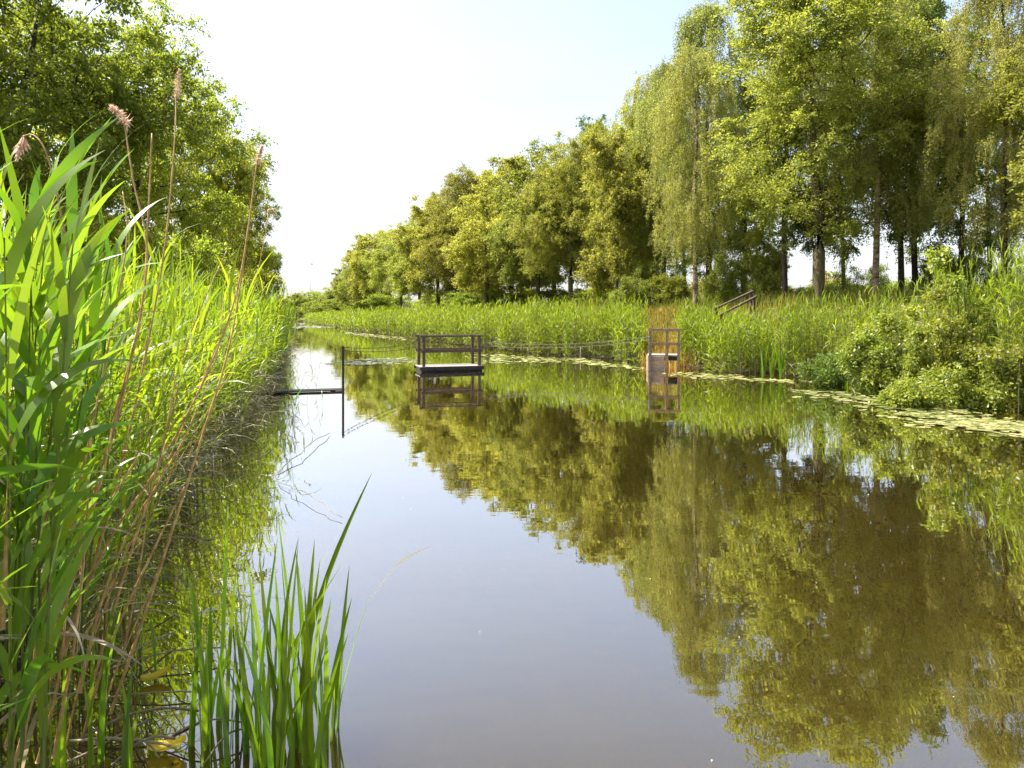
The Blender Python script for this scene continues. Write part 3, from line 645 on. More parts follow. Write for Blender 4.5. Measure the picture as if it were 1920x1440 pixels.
def dyke_grass(seed, n, mat, name, label, path=False):
    rng = RS(seed)
    u = rng.uniform(8, 75, n); u = np.where(rng.uniform(size=n) < 0.35, rng.uniform(8, 36, n), u); d = rng.uniform(2.6, 14, n)
    if path: u = rng.uniform(16, 44, n); d = rng.uniform(.5, 8, n)
    v = v_right(u) + d; x, y = xy(u, v)
    if path:
        p = CX + x / y * F_PX; k = (p > 1200) & (p < 1312) & (y > 23); u, d, v, x, y = u[k], d[k], v[k], x[k], y[k]; n = len(u)
    z = ground_z(x, y) - 0.03
    h = rng.uniform(0.25, 0.65, n) * (1 + 0.4 * np.sin(x * 0.6 + y * 0.4)); w = 0.010 + 0.0004 * y
    a = rng.uniform(0, 6.28, n); side = np.stack([np.cos(a), np.sin(a), 0 * a], 1)
    ln = rng.normal(size=(n, 2)) * 0.22
    B = np.stack([x, y, z], 1); Mid = B + np.stack([ln[:, 0] * h * .35, ln[:, 1] * h * .35, h * .55], 1); T = B + np.stack([ln[:, 0] * h, ln[:, 1] * h, h], 1)
    V = np.stack([B - side * w[:, None], B + side * w[:, None], Mid + side * w[:, None] * .7, Mid - side * w[:, None] * .7, T + side * .002, T - side * .002], 1).reshape(-1, 3)
    i = np.arange(n)[:, None] * 6
    F = np.vstack([i + np.array([[0, 1, 2, 3]]), i + np.array([[3, 2, 4, 5]])])
    tag(obj(name, np_mesh(name, V, F, [M[mat]])), label, 'grass', kind='stuff')
dyke_grass(107, 42000, 'grass', 'grass', 'tall green grass on the dyke slope behind the reeds')
dyke_grass(108, 16000, 'dry_grass', 'dry_grass', 'golden dry grass on the path up from the dock', True)

# single reeds nearest the camera
def near_reeds():
    rng = RS(109); n = 84
    for i in range(n):
        u = rng.uniform(1.7, 4.3); v = float(v_left(u)) - 0.02 - 1.7 * rng.uniform() ** 1.2
        x, y = xy(u, v)
        if y < 1.25: u += 1.0; x, y = xy(u, v)
        h = rng.uniform(1.85, 2.45)
        px = CX + x / y * F_PX
        if px > 175: continue
        if px > 140: h *= rng.uniform(0.75, 0.95)
        tall = i < 9
        if tall: y = rng.uniform(1.9, 2.5); x = (rng.uniform(-20, 105) - CX) / F_PX * y; px = CX + x / y * F_PX; h = 2.4
        h = min(h, CAM_Z + (HY - np.interp(px, [-200, 20, 70, 130, 200, 420], [330, 330, 350, 440, 500, 560] if not tall else [300, 300, 330, 430, 500, 560])) / F_PX * y) * rng.uniform(.9, 1.0)
        b = np.array([[0.0, 0, 0]]); la = rng.normal(size=(1, 2)) * 0.05 + DV[None] * 0.03
        V, F, Mi = reed_geo(rng, b, np.array([h]), la, 12, 9, 0.52, 0.036, 0.0055, e0=(62, 84), e1=(-30, 72), tmin=0.3, dead_t=0.5, dead_p=0.25, stem_seg=7, wind=(0.1, 0.25))
        o = empty('reed_plant', (x, y, float(ground_z(x, y)) - 0.05), 'tall bright green reed with broad blades standing at the near edge of the left bank', 'reed', 'single tall reeds at the near bank edge')
        st = Mi == 1
        for nm, sel in (('stem', st), ('leaves', ~st)):
            f = F[sel]; used, inv = np.unique(f, return_inverse=True)
            obj(nm, np_mesh(nm, V[used], inv.reshape(-1, 4), [M['reed_near'], M['reed_stem_near'], M['reed_dead']], Mi[sel]), o)
near_reeds()

# dry stalks of last year
def smooth_path(pts, n=22):
    P = np.array(pts, float); k = len(P); t = np.linspace(0, k - 1, n); out = []
    for a in t:
        i = min(int(a), k - 2); f = a - i
        p0, p1, p2, p3 = P[max(i - 1, 0)], P[i], P[i + 1], P[min(i + 2, k - 1)]
        out.append(0.5 * ((2 * p1) + (-p0 + p2) * f + (2 * p0 - 5 * p1 + 4 * p2 - p3) * f * f + (-p0 + 3 * p1 - 3 * p2 + p3) * f ** 3))
    return np.array(out)
def plume_mesh(rng, top, direc, length, spread, droop, n=260):
    d = unit(np.asarray(direc, float)); t = rng.uniform(0, 1, n) ** 0.8
    base = top[None] + d[None] * (t * length)[:, None]
    base[:, 2] -= droop * (t ** 2) * length * 0.5
    A = unit(rng.normal(size=(n, 3)) * 0.5 + d * 0.55 + np.array([0.35, 0, -0.25 - droop * 0.6]))
    s = spread * rng.uniform(0.5, 1.2, n) * (1 - 0.55 * t)
    return kites(base, A, rng.normal(size=(n, 3)), s, np.full(n, 0.0028))
def dry_stalks():
    rng = RS(113)
    L = [  # pixel way-points, distance at foot and top, radius, plume, label
        ([(205, 1345), (285, 1110), (372, 840), (432, 640), (466, 425)], 3.0, 3.7, .0070, None, 'longest dry stalk, leaning farthest out over the water'),
        ([(75, 1330), (190, 1040), (300, 870), (388, 700), (448, 530), (482, 300)], 2.9, 3.6, .0062, ((.25, 0, .9), .16, .05, .2), 'leaning dry stalk with reddish plume at the crown edge of the large oak'),
        ([(60, 1180), (150, 1010), (232, 720), (268, 560), (285, 250)], 2.8, 3.3, .0066, None, 'upright dry stalk bare to the tip in front of the large oak'),
        ([(90, 1210), (170, 960), (243, 690), (276, 480), (250, 340), (232, 222)], 2.9, 3.3, .0060, ((-.45, 0, .7), .22, .07, .6), 'dry stalk with brown plume bent over to the side before the large oak'),
        ([(120, 1230), (205, 960), (262, 720), (308, 470), (327, 270), (330, 175)], 3.0, 3.6, .0056, ((.1, 0, 1), .24, .06, .1), 'tall dry stalk with pale pink plume, its tip highest of all before the large oak'),
        ([(70, 760), (128, 540), (112, 390), (88, 290), (64, 254), (42, 256)], 2.4, 2.45, .0040, ((-.5, 0, -.85), .07, .08, 1.6), 'dry stalk arching over with a nodding plume above the tallest reeds'),
        ([(330, 900), (400, 760), (470, 560), (497, 440), (503, 392)], 5.5, 6.2, .0035, ((.4, 0, .3), .10, .05, 1.2), 'thin stalk with small drooping dark plume against the white sky'),
        ([(4, 1180), (14, 980), (20, 815)], 2.0, 2.05, .0075, None, 'short broken dry stalk at the very edge of view'),
    ]
    plain = [([(10, 1400), (80, 1140), (150, 900), (205, 640), (238, 450), (230, 360)], 2.6, 3.0), ([(160, 1330), (235, 1070), (300, 860), (330, 700)], 2.9, 3.2), ([(60, 1300), (130, 1090), (190, 900), (222, 740)], 2.5, 2.8),
             ([(25, 1440), (95, 1200), (175, 1000), (262, 850)], 2.4, 2.8), ([(130, 1250), (225, 1060), (330, 830), (410, 640)], 3.1, 3.6), ([(100, 1420), (140, 1200), (160, 1010), (172, 800)], 2.5, 2.6),
             ([(40, 1440), (62, 1250), (100, 1010), (118, 800), (112, 640)], 2.3, 2.5), ([(150, 1300), (190, 1130), (240, 1000), (330, 850), (385, 735)], 2.8, 3.3), ([(230, 1230), (262, 1060), (280, 900), (278, 760)], 3.4, 3.5),
             ([(195, 1180), (270, 960), (320, 800), (352, 640), (425, 470)], 3.6, 4.2), ([(10, 1300), (50, 1120), (85, 980), (100, 860)], 2.2, 2.3), ([(70, 1430), (110, 1270), (128, 1090), (140, 930)], 2.5, 2.6),
             ([(255, 1040), (330, 860), (400, 690), (420, 560)], 4.2, 4.8), ([(215, 1100), (300, 930), (390, 770), (470, 640)], 3.9, 4.6)]
    for k in range(5):
        bx, by = rng.uniform(-20, 230), rng.uniform(1180, 1440); Y = 2240 / (by - 592); ln = rng.uniform(200, 620); le = rng.uniform(.05, .42)
        plain.append(([(bx, by), (bx + ln * le * .3, by - ln * .4), (bx + ln * le, by - ln)], Y, Y * rng.uniform(1.0, 1.12)))
    for p, a, b in plain: L.append((p, a, b, rng.uniform(.0042, .0068), None, 'bare straw-coloured stalk of last year leaning among the near left reeds'))
    for pts, y0, y1, r, pl, lab in L:
        W = smooth_path([at(px, py, y0 + (y1 - y0) * i / (len(pts) - 1)) for i, (px, py) in enumerate(pts)])
        o = empty('dry_stalk', W[0], lab, 'dry reed', 'dry reed stalks at the near left bank')
        mb = MB(); Q = W - W[0]; n = 56
        tt = np.linspace(0, len(Q) - 1, n); Q = np.stack([np.interp(tt, np.arange(len(Q)), Q[:, i]) for i in range(3)], 1)
        rr = r * np.linspace(1.05, 0.5, n); rr[::8] *= 1.35
        mb.tube(Q, rr, 6); obj('stem', mb.mesh('stem', [M['straw']]), o)
        if pl:
            d, ln, sp, dr = pl; V, F = plume_mesh(rng, Q[-1] - unit(np.asarray(d, float)) * ln * 0.15, d, ln * .7, sp * .65, dr, 330)
            obj('plume', np_mesh('plume', V, F, [M['plume']]), o)
        elif rng.uniform() < 0.7:
            k = rng.randint(15, 40); V, F, Mi = reed_geo(rng, Q[k:k + 1] - np.array([[0, 0, .001]]), np.array([0.01]), np.zeros((1, 2)), 2, 7, 0.34, 0.016, 0.001, dead_t=2.0, dead_p=1.1)
            obj('withered_leaves', np_mesh('withered_leaves', V, F, [M['reed_dead']] * 3, Mi), o)
dry_stalks()

# ------------------------------------------------------------------ irises
def blade(rng, foot, tip, w, bend, seg=12, fold=0.25):
    """sword leaf from foot to tip (local), V-folded"""
    foot, tip = np.asarray(foot, float), np.asarray(tip, float); s = np.linspace(0, 1, seg + 1)
    d = tip - foot; hor = np.array([d[0], d[1], 0]); P = foot + d * s[:, None]
    P[:, :2] -= (hor[:2] * bend)[None] * (np.sin(math.pi * s))[:, None]
    a = rng.uniform(0, math.pi); side = np.array([math.cos(a), math.sin(a), 0]); nrm = np.array([-side[1], side[0], 0])
    tw = rng.normal() * 0.5 * s
    sv = side[None] * np.cos(tw)[:, None] + nrm[None] * np.sin(tw)[:, None]
    nv = np.cross(sv, unit(d)[None])
    pr = np.interp(s, [0, .3, .75, .93, 1], [.75, 1, .8, .35, .02])[:, None] * w * .5
    V = np.stack([P - sv * pr, P + nv * pr * fold, P + sv * pr], 1).reshape(-1, 3)
    F = [[i * 3 + j, i * 3 + j + 1, i * 3 + j + 4, i * 3 + j + 3] for i in range(seg) for j in (0, 1)]
    return V, F
def iris(rng, px, py, blades, label, name='iris_plant', group='irises standing in the shallow foreground water', w=0.022, Y=None):
    b = on_water(px, py) if Y is None else np.array([(px - CX) / F_PX * Y, Y, 0.0])
    o = empty(name, b, label, 'iris', group)
    for bl in blades:
        tx, ty = bl[:2]; ww = bl[2] if len(bl) > 2 else w; bend = bl[3] if len(bl) > 3 else rng.uniform(-.15, .65)
        Yt = b[1] + rng.uniform(-.12, .12)
        foot = np.array([rng.normal() * .02, rng.normal() * .02, -0.12])
        V, F = blade(rng, foot, at(tx, ty, Yt) - b, ww * rng.uniform(.85, 1.15), bend)
        obj('leaf', np_mesh('leaf', V, F, [M['iris']]), o)
    return o
def irises():
    rng = RS(127); G = 'upright sword-leaved iris plant in the clump standing in foreground water'
    iris(rng, 622, 1368, [(698, 1110, .026, .2), (650, 1130), (612, 1180), (655, 1060), (640, 1240)], 'iris plant standing rightmost at the edge of the clump, blades fanning over open water')
    iris(rng, 560, 1400, [(698, 885, .030, .28), (520, 960, .030, .1), (590, 1010), (612, 1080), (540, 1150)], 'iris plant whose long dark blade rises highest over the pale water')
    iris(rng, 525, 1425, [(486, 1035), (560, 1005, .024), (575, 1130), (500, 1180), (640, 1060, .024), (532, 1230)], G)
    iris(rng, 585, 1432, [(660, 1120), (600, 1050), (571, 1100), (610, 1220), (548, 1190)], G)
    iris(rng, 480, 1445, [(440, 1150), (470, 1120), (520, 1010), (450, 1260), (505, 1240)], G)
    iris(rng, 535, 1465, [(500, 1120), (560, 1190), (600, 1250), (515, 1060), (560, 1010)], G)
    iris(rng, 500, 1480, [(452, 1190), (480, 1280), (540, 1130), (430, 1230)], G)
    iris(rng, 600, 1470, [(575, 1240), (640, 1220), (622, 1290), (590, 1110)], G)
    for px, py in ((545, 1400), (470, 1410), (610, 1400), (575, 1375), (500, 1390), (430, 1425)):
        iris(rng, px, py, [(px + rng.uniform(-45, 60), py - rng.uniform(130, 370), .021) for _ in range(4)], G)
    iris(rng, 452, 1385, [(432, 1120), (478, 1090), (444, 1200), (505, 1150)], G)
    iris(rng, 412, 1350, [(428, 945, .018, .02), (440, 1180), (418, 1210)], 'slender iris plant with one very tall thin blade on the left of the clump')
    iris(rng, 385, 1372, [(334, 1005, .022, .1), (360, 1080), (372, 1160), (395, 1120), (350, 1240)], 'iris plant standing leftmost in the clump, narrow fan against the reed reflection')
    iris(rng, 372, 1400, [(350, 1060), (388, 1180), (365, 1250), (380, 1130)], G)
    iris(rng, 398, 1440, [(385, 1190), (410, 1250), (372, 1290)], G)
    iris(rng, 180, 1430, [(215, 1120), (178, 1175), (235, 1110), (196, 1240), (150, 1230)], 'young iris plant lit bright green among dead stems by the left bank')
    iris(rng, 105, 1440, [(122, 1225), (85, 1190), (130, 1300)], 'young shaded iris plant half hidden behind dry stalks')
    iris(rng, 240, 1445, [(262, 1320), (228, 1270), (250, 1240)], 'short iris plant between dead stems and the yellow leaf')
    iris(rng, 275, 1260, [(310, 1125, .014), (262, 1055, .016), (280, 1140, .014)], 'small iris plant in the dark water behind the floating stems')
    # bright clumps at the far right bank
    for k, (px, py) in enumerate(((1432, 708), (1447, 710), (1464, 708))):
        b = on_water(px, py)
        bl = [(px + rng.uniform(-14, 14), rng.uniform(632, 668), .05) for _ in range(9)]
        iris(rng, px, py, bl, 'bright green sword-leaved plant in the clump at the water edge right of the dock', 'iris_plant', 'bright sword-leaved plants by the right bank')
    b = on_water(1585, 722)
    iris(rng, 1588, 722, [(1588 + rng.uniform(-20, 22), rng.uniform(650, 690), .05) for _ in range(8)], 'bright green sword-leaved plant between the small dark shrub and the rounded bush', 'iris_plant', None)
irises()

# ------------------------------------------------------------------ lily pads and floating debris
def pads(seed, poly, n, label, smin=.05, smax=.11):
    rng = RS(seed); poly = np.array([on_water(*p)[:2] for p in poly]); lo, hi = poly.min(0), poly.max(0); out = []
    while len(out) < n:
        p = rng.uniform(lo, hi); c = False; j = len(poly) - 1
        for i in range(len(poly)):
            if (poly[i][1] > p[1]) != (poly[j][1] > p[1]) and p[0] < (poly[j][0] - poly[i][0]) * (p[1] - poly[i][1]) / (poly[j][1] - poly[i][1]) + poly[i][0]: c = not c
            j = i
        if c and math.sin(p[0] * 3.1 + math.sin(p[1] * 2.3) * 2) * math.sin(p[1] * 2.9) > -0.32: out.append(p)
    P = np.array(out) + rng.normal(size=(n, 2)) * np.array([.35, .22]) * (rng.uniform(size=(n, 1)) < .6); k = 12
    a = np.linspace(0.2, 2 * math.pi - 0.2, k)[None] + rng.uniform(0, 6.28, (n, 1)); r = rng.uniform(smin, smax, (n, 1)) * (1 + 0.06 * np.sin(a * 3))
    ctr = np.stack([P[:, 0], P[:, 1], np.full(n, .009)], 1) + np.stack([0 * P[:, 0], 0 * P[:, 0], rng.uniform(0, .012, n)], 1)
    tilt = rng.normal(size=(n, 2)) * 0.05
    ring = np.stack([ctr[:, :1] + r * np.cos(a), ctr[:, 1:2] + r * np.sin(a), ctr[:, 2:] + r * (np.cos(a) * tilt[:, :1] + np.sin(a) * tilt[:, 1:])], -1)
    V = np.concatenate([ctr[:, None], ring], 1).reshape(-1, 3)
    b = np.array([[0, q, q + 1, q + 2] for q in range(1, k - 1, 2)] + [[0, k - 1, k, 0][:3] + [k]])[:-1]
    F = (b[None] + (np.arange(n) * (k + 1))[:, None, None]).reshape(-1, 4)
    tag(obj('lily_pads', np_mesh('lily_pads', V, F, [M['pad']], smooth=False)), label, 'lily pads', kind='stuff')
pads(131, [(1690, 772), (1960, 800), (1990, 830), (1890, 812), (1790, 803), (1700, 785)], 800, 'yellow-green carpet of lily pads floating below the bank bushes', .045, .095)
pads(132, [(1560, 735), (1640, 748), (1760, 765), (1850, 778), (1700, 772), (1580, 752), (1500, 733)], 260, 'scattered lily pads on dark water before the bank bushes', .05, .10)
pads(133, [(1262, 697), (1330, 703), (1480, 713), (1490, 719), (1380, 712), (1262, 704)], 260, 'narrow strip of lily pads along the reeds right of the dock', .05, .11)
pads(134, [(905, 664), (1000, 670), (1090, 672), (1205, 690), (1200, 695), (1060, 680), (905, 682)], 430, 'pale band of lily pads between the raft and the dock', .06, .12)
pads(135, [(622, 680), (690, 672), (782, 672), (782, 680), (700, 684), (630, 684)], 420, 'pale band of lily pads left of the raft', .06, .12)
pads(136, [(640, 622), (760, 632), (790, 640), (720, 634), (650, 626)], 500, 'far pale lily pads along the reed bed beyond the raft', .09, .18)
pads(137, [(548, 611), (620, 611), (625, 615), (548, 616)], 500, 'farthest pale lily pads at the canal end', .2, .4)

def floating():
    rng = RS(139)
    S = [((195, 1262), (420, 1232)), ((200, 1313), (360, 1308)), ((150, 1392), (372, 1345)), ((95, 1340), (330, 1200)), ((240, 1290), (245, 1345)), ((128, 1395), (330, 1418)),
         ((300, 1400), (470, 1380)), ((180, 1190), (330, 1140)), ((310, 1260), (350, 1300)), ((120, 1440), (280, 1365)), ((210, 1440), (330, 1412)), ((380, 1440), (470, 1375)), ((520, 905), (640, 975)), ((522, 890), (618, 815)), ((250, 1395), (300, 1440))]
    labs = {12: 'thin dead stem lying half sunk, pointing out over the pale open water', 13: 'thin bent dead stem leaning out of the reeds over the pale water'}
    for i, (a, b) in enumerate(S):
        A, B = on_water(*a), on_water(*b); n = 10; t = np.linspace(0, 1, n)[:, None]
        P = A + (B - A) * t; P[:, 2] = 0.012 + rng.uniform(0, .06) * np.sin(math.pi * t[:, 0]) + rng.uniform(0, .05) * t[:, 0]; P[:, :2] += rng.normal(size=(n, 2)) * .008 * np.linalg.norm(B - A)
        mb = MB(); mb.tube(P - A, rng.uniform(.0025, .0055), 6)
        o = obj('dead_stem', mb.mesh('dead_stem', [M['reed_dead']]), None, A)
        tag(o, labs.get(i, 'grey dead reed stem floating in the shallows below the left bank'), 'dead stem', 'dead stems floating by the left bank')
    n = 110; u = rng.uniform(1.5, 16, n); t = rng.uniform(0, 1, n); v = v_left(u) + (v_right(u) - v_left(u)) * t ** 1.6; x, y = xy(u, v); sz = rng.uniform(.004, .013, n)[:, None]
    a = rng.uniform(0, 6.28, n); Pp = np.stack([x, y, np.full(n, .004)], 1); A = np.stack([np.cos(a), np.sin(a), 0 * a], 1) * sz; B = np.stack([-np.sin(a), np.cos(a), 0 * a], 1) * sz * rng.uniform(.25, .7, (n, 1)); U = np.array([0, 0, .004])
    V = np.stack([Pp - A, Pp + B + U, Pp + A, Pp - B + U], 1).reshape(-1, 3)
    tag(obj('floating_bits', np_mesh('floating_bits', V, np.arange(n * 4).reshape(n, 4), [M['pale']], smooth=False)), 'tiny pale bits of seed and leaf floating on the open water', 'debris', kind='stuff')
    for (px, py, L_, w_, rz, lab) in ((292, 1278, .13, .05, .5, 'curled yellow leaf floating among dead stems, the farther of two'), (312, 1412, .15, .065, .1, 'broad yellow leaf floating at the bottom edge, the nearer of two')):
        A = on_water(px, py); s = np.linspace(-1, 1, 13); q = np.linspace(-1, 1, 5); V = []
        for a in s:
            for b in q: V.append([a * L_ / 2, b * w_ / 2 * math.sqrt(max(0, 1 - a * a)) ** .8, .012 + .022 * b * b + .02 * (a + .3) ** 2])
        F = [[i * 5 + j, i * 5 + j + 1, (i + 1) * 5 + j + 1, (i + 1) * 5 + j] for i in range(12) for j in range(4)]
        o = obj('floating_leaf', np_mesh('floating_leaf', V, F, [M['yellow']]), None, A); o.rotation_euler = (0, 0, rz); tag(o, lab, 'leaf')
    # white bent leaf tips
    for (pts, Y, w_, lab) in (([(358, 1168), (385, 1146), (412, 1140)], 2.9, .02, 'pale withered blade bent over beside the leftmost iris'), ([(690, 1130), (735, 1070), (762, 1046), (812, 1022)], 2.85, .016, 'pale tip of a thin blade curving out over open water')):
        W = smooth_path([at(px, py, Y) for px, py in pts], 16); s = np.linspace(0, 1, 16); wd = (w_ * np.interp(s, [0, .6, 1], [.25, .9, .05]) * .5)[:, None]
        V = np.stack([W - np.array([0, 0, 1]) * wd, W + np.array([0, .3, 1]) * wd], 1).reshape(-1, 3) - W[0]; F = [[i * 2, i * 2 + 1, i * 2 + 3, i * 2 + 2] for i in range(15)]
        tag(obj('withered_blade', np_mesh('withered_blade', V, F, [M['pale']]), None, W[0]), lab, 'leaf')
    # sparse thin stalks standing in the water before the reeds
    for (px, py, top, lean) in ((592, 738, 690, 6), (560, 735, 672, -4), (575, 760, 700, 10), (540, 745, 668, 12), (548, 790, 720, 14), (606, 760, 712, -6), (530, 830, 745, 20), (545, 850, 770, 8)):
        b = on_water(px, py); T = at(px + lean, top, b[1]) - b
        V, F, Mi = reed_geo(rng, np.array([[0, 0, -.1]]), np.array([T[2] + .1]), np.array([[T[0] / T[2], 0]]), 4, 6, .28, .014, .003, tmin=.4, dead_t=.0)
        o = empty('reed_sprout', b, 'thin sparse reed sprout standing in open water in front of the left reed bed', 'reed', 'thin reed sprouts in open water')
        for nm, sel in (('stem', Mi == 1), ('leaves', Mi != 1)):
            used, inv = np.unique(F[sel], return_inverse=True); obj(nm, np_mesh(nm, V[used], inv.reshape(-1, 4), [M['reed_near'], M['reed_stem'], M['reed_dead']], Mi[sel]), o)
floating()

# ------------------------------------------------------------------ raft, dock, landing, rail, ropes, masts
ANG = math.atan2(0.309, 0.951)
def plank(mb, x0, x1, y0, y1, z0, z1, m=0):
    mb.box(((x0 + x1) / 2, (y0 + y1) / 2, (z0 + z1) / 2), ((x1 - x0) / 2, 0, 0), (0, (y1 - y0) / 2, 0), (0, 0, (z1 - z0) / 2), m, 0.006)
def one(name, parent, mat, *boxes):
    mb = MB()
    for b in boxes: plank(mb, *b)
    return obj(name, mb.mesh(name, [M[mat]], smooth=False), parent)

def raft():
    b = on_water(789, 698); o = empty('cable_raft', b, 'small wooden cable raft with railings on both long sides floating mid canal', 'raft', None, ANG)
    Lg, Dp = 2.0, 1.0
    one('hull', o, 'wood_dark', (0.02, Lg - .02, 0.02, Dp - .02, -.18, .125))
    one('deck', o, 'deck', *[(k * Lg / 16 + .004, (k + 1) * Lg / 16 - .004, -.02, Dp + .02, .128, .165) for k in range(16)])
    one('edge_beam', o, 'wood_dark', (-.03, Lg + .03, -.045, -.021, .05, .16)); one('edge_beam', o, 'wood_dark', (-.03, Lg + .03, Dp + .021, Dp + .045, .05, .16))
    for y in (.03, Dp - .11):
        for x in (.06, Lg - .15): one('post', o, 'wood', (x, x + .09, y, y + .08, .166, 1.08))
        one('top_rail', o, 'wood', (-.03, Lg + .03, y - .02, y + .10, 1.082, 1.135))
        yo = y - .032 if y < .5 else y + .082
        one('middle_rail', o, 'wood', (.02, Lg - .02, yo, yo + .03, .60, .70))
    return o, Lg, Dp, b
raft_o, Lg, Dp, rb = raft()
def rot(p, b): c, s = math.cos(ANG), math.sin(ANG); return np.array([b[0] + p[0] * c - p[1] * s, b[1] + p[0] * s + p[1] * c, b[2] + p[2]])

def dock():
    b = on_water(1216, 693); o = empty('landing_dock', b, 'wooden landing dock with railing and pale front boards at the gap in the right reeds', 'dock', None, -0.15)
    one('deck', o, 'deck', *[(k * .2, k * .2 + .192, -.05, .85, .44, .48) for k in range(5)])
    one('front_board', o, 'board_pale', (-.03, -.002, -.04, .84, .24, .435), (-.03, -.002, -.04, .84, -.02, .225))
    one('beam', o, 'wood_dark', (0, .98, .02, .10, .30, .438)); one('beam', o, 'wood_dark', (0, .98, .72, .80, .30, .438))
    one('side_board', o, 'board_pale', (0.0, .50, -.075, -.052, -.06, .20), (0.0, .50, -.075, -.052, .212, .435))
    one('post', o, 'wood_grey', (.0, .09, -.17, -.078, -.4, 1.36)); one('post', o, 'wood_warm', (.52, .62, -.17, -.075, -.4, 1.34)); one('post', o, 'wood_warm', (.90, .985, -.17, -.078, -.4, 1.34))
    one('top_rail', o, 'wood_warm', (-.02, 1.02, -.205, -.173, 1.25, 1.35)); one('middle_rail', o, 'wood_warm', (-.02, 1.02, -.203, -.173, .80, .89))
    return b
db = dock()

def landing():
    b = on_water(646, 734); o = empty('plank_landing', b, 'low dark plank landing with a single thin post reaching out from the left reeds', 'landing', None, ANG)
    one('plank', o, 'wood_dark', (-1.75, 0, .0, .17, .02, .05), (-1.75, -.03, .18, .34, .02, .05))
    one('bearer', o, 'wood_dark', (-.3, -.2, .02, .36, -.5, .018)); one('bearer', o, 'wood_dark', (-1.4, -1.3, .02, .36, -.5, .018))
    one('post', o, 'wood_dark', (-.06, -.01, -.055, -.005, -.5, 1.05))
    return b
lb = landing()

def rope(a, b, sag, r, mat, label):
    a, b = np.asarray(a, float), np.asarray(b, float); t = np.linspace(0, 1, 28)[:, None]; P = a + (b - a) * t; P[:, 2] -= sag * 4 * t[:, 0] * (1 - t[:, 0])
    mb = MB(); mb.tube(P - a, r, 6); tag(obj('ferry_rope', mb.mesh('ferry_rope', [M[mat]]), None, a), label, 'rope', 'ropes that pull the raft')
pt = rot((-.035, -.03, 1.02), lb)
rope(pt, rot((.06, .02, .98), rb), .10, .008, 'rope_dark', 'upper dark rope from the thin post on the left to the raft')
rope(pt - np.array([0, 0, .07]), rot((.06, .02, .84), rb), .10, .008, 'rope_dark', 'lower dark rope from the thin post on the left to the raft')
dp_ = db + np.array([.01, -.19, 1.08])
rope(dp_, rot((Lg - .06, .02, .92), rb), .16, .009, 'rope', 'upper pale rope from the raft to the dock post')
rope(dp_ - np.array([0, 0, .10]), rot((Lg - .06, .02, .80), rb), .16, .009, 'rope', 'lower pale rope from the raft to the dock post')

def stair_rail():
    o = empty('stair_railing', at(1345, 600, 23.4), 'pair of sloping wooden handrails climbing the dyke behind the reeds', 'railing')
    b = np.array(o.location)
    for k, (p, q) in enumerate(((at(1338, 580, 23.8), at(1412, 546, 24.9)), (at(1348, 592, 23.0), at(1418, 556, 24.1)))):
        d = (q - p) / 2; sd = unit(np.array([-d[1], d[0], 0])) * .045; up = unit(np.cross(d, sd)) * .035
        if up[2] < 0: up = -up
        mb = MB(); mb.box((p + q) / 2 - b, d, sd, up); obj('handrail', mb.mesh('handrail', [M['wood']], False), o)
        for e in (p + (q - p) * .06, p + (q - p) * .94):
            g = float(ground_z(e[0], e[1])) - .2; h = (e[2] - .036 - g) / 2
            mb = MB(); mb.box(np.array([e[0], e[1], g + h]) - b, (0.04, 0, 0), (0, .04, 0), (0, 0, h)); obj('post', mb.mesh('post', [M['wood']], False), o)
stair_rail()

def stake():
    b = on_water(1089, 672); mb = MB(); mb.tube(np.array([[0, 0, -.4], [0.005, 0, .1], [.01, 0, .44], [.01, 0, .46]]), [.045, .045, .042, .03], 8)
    tag(obj('mooring_stake', mb.mesh('mooring_stake', [M['wood_grey']]), None, b), 'short grey stake standing at the foot of the reeds between raft and dock', 'stake')
stake()

for px, top, Y, lean, lab in ((523, 508, 330, 0, 'thin bare mast on the horizon beside the left oaks'), (531, 500, 330, 0, 'taller thin mast on the horizon, second from the left oaks'), (578, 497, 330, 7, 'thin slanting mast with small head on the horizon, standing alone')):
    X = (px - CX) / F_PX * Y; b = np.array([X, Y, 0.3]); H = CAM_Z + (HY - top) / F_PX * Y
    mb = MB(); mb.tube(np.array([[0, 0, 0], [lean * .12, 0, H * .5], [lean * .25, 0, H]]), [.14, .11, .07], 6)
    o = empty('far_mast', b, lab, 'mast', 'thin masts on the horizon'); obj('pole', mb.mesh('pole', [M['metal']]), o)
    if lean:
        mb = MB(); mb.box((lean * .25, 0, H + .2), (.5, 0, 0), (0, .2, 0), (0, 0, .2)); obj('mast_head', mb.mesh('mast_head', [M['metal']]), o)

# ------------------------------------------------------------------ light, sky, camera
SUN_EL, SUN_AZ = math.radians(58), math.radians(-76)       # azimuth from +Y, clockwise
w = bpy.data.worlds.new('World'); bpy.context.scene.world = w; w.use_nodes = True
nt = w.node_tree; bg = nt.nodes['Background']
sk = nt.nodes.new('ShaderNodeTexSky'); sk.sky_type = 'NISHITA'; sk.sun_disc = False; sk.sun_elevation = SUN_EL; sk.sun_rotation = SUN_AZ
sk.air_density = 1.0; sk.dust_density = 3.5; sk.ozone_density = 1.0; sk.altitude = 0
hz = nt.nodes.new('ShaderNodeMix'); hz.data_type = 'RGBA'; hz.inputs[0].default_value = 0.25        # thin white summer haze over the blue
tcw = nt.nodes.new('ShaderNodeTexCoord'); mpw = nt.nodes.new('ShaderNodeMapping'); mpw.inputs['Scale'].default_value = (1.2, 1.2, 5.0)
nw = nt.nodes.new('ShaderNodeTexNoise'); nw.inputs['Scale'].default_value = 1.6; nw.inputs['Detail'].default_value = 5.0
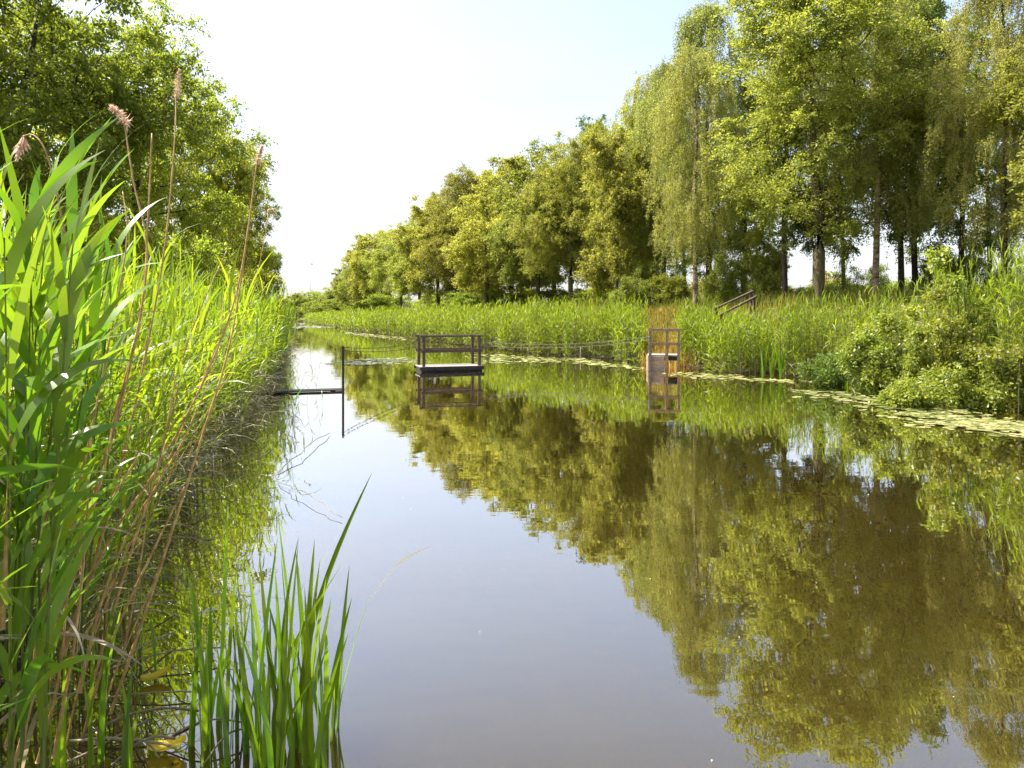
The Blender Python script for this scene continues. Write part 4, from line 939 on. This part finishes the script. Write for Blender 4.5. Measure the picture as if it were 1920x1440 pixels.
mrw = nt.nodes.new('ShaderNodeMapRange'); mrw.inputs['From Min'].default_value = 0.38; mrw.inputs['From Max'].default_value = 0.68; mrw.inputs['To Min'].default_value = 0.16; mrw.inputs['To Max'].default_value = 0.30
nt.links.new(tcw.outputs['Generated'], mpw.inputs['Vector']); nt.links.new(mpw.outputs[0], nw.inputs['Vector']); nt.links.new(nw.outputs[0], mrw.inputs['Value']); sxw = nt.nodes.new('ShaderNodeSeparateXYZ'); nt.links.new(tcw.outputs['Generated'], sxw.inputs[0])
mre = nt.nodes.new('ShaderNodeMapRange'); mre.inputs['From Min'].default_value = 0.05; mre.inputs['From Max'].default_value = 0.45; mre.inputs['To Min'].default_value = 0.34; mre.inputs['To Max'].default_value = 0.0; nt.links.new(sxw.outputs['Z'], mre.inputs['Value'])
adw = nt.nodes.new('ShaderNodeMath'); adw.operation = 'ADD'; nt.links.new(mrw.outputs[0], adw.inputs[0]); nt.links.new(mre.outputs[0], adw.inputs[1]); nt.links.new(adw.outputs[0], hz.inputs[0])
nt.links.new(sk.outputs[0], hz.inputs[6]); hz.inputs[7].default_value = (3.1, 3.1, 3.2, 1)
nt.links.new(hz.outputs[2], bg.inputs['Color']); bg.inputs['Strength'].default_value = 0.10
sd = Vector((math.cos(SUN_EL) * math.sin(SUN_AZ), math.cos(SUN_EL) * math.cos(SUN_AZ), math.sin(SUN_EL)))
li = bpy.data.lights.new('sun', 'SUN'); li.energy = 3.7; li.angle = math.radians(0.5); li.color = (1.0, 0.95, 0.86)
lo = bpy.data.objects.new('sun', li); C.objects.link(lo); lo.rotation_euler = sd.to_track_quat('Z', 'Y').to_euler(); lo.location = (0, 0, 40)

cam = bpy.data.cameras.new('camera'); cam.sensor_width = 36; cam.lens = 24.0; cam.clip_start = 0.05; cam.clip_end = 6000
cam.shift_y = -(720 - HY) / 1920
co = bpy.data.objects.new('camera', cam); C.objects.link(co); co.location = (0, 0, CAM_Z); co.rotation_euler = (math.radians(90), 0, 0)
sc = bpy.context.scene; sc.camera = co
sc.view_settings.view_transform = 'Standard'; sc.view_settings.look = 'None'; sc.view_settings.exposure = 1.95; sc.view_settings.gamma = 1
sc.cycles.max_bounces = 8; sc.cycles.transparent_max_bounces = 4; sc.cycles.diffuse_bounces = 3; sc.cycles.glossy_bounces = 3; sc.cycles.transmission_bounces = 4
sc.cycles.use_denoising = True
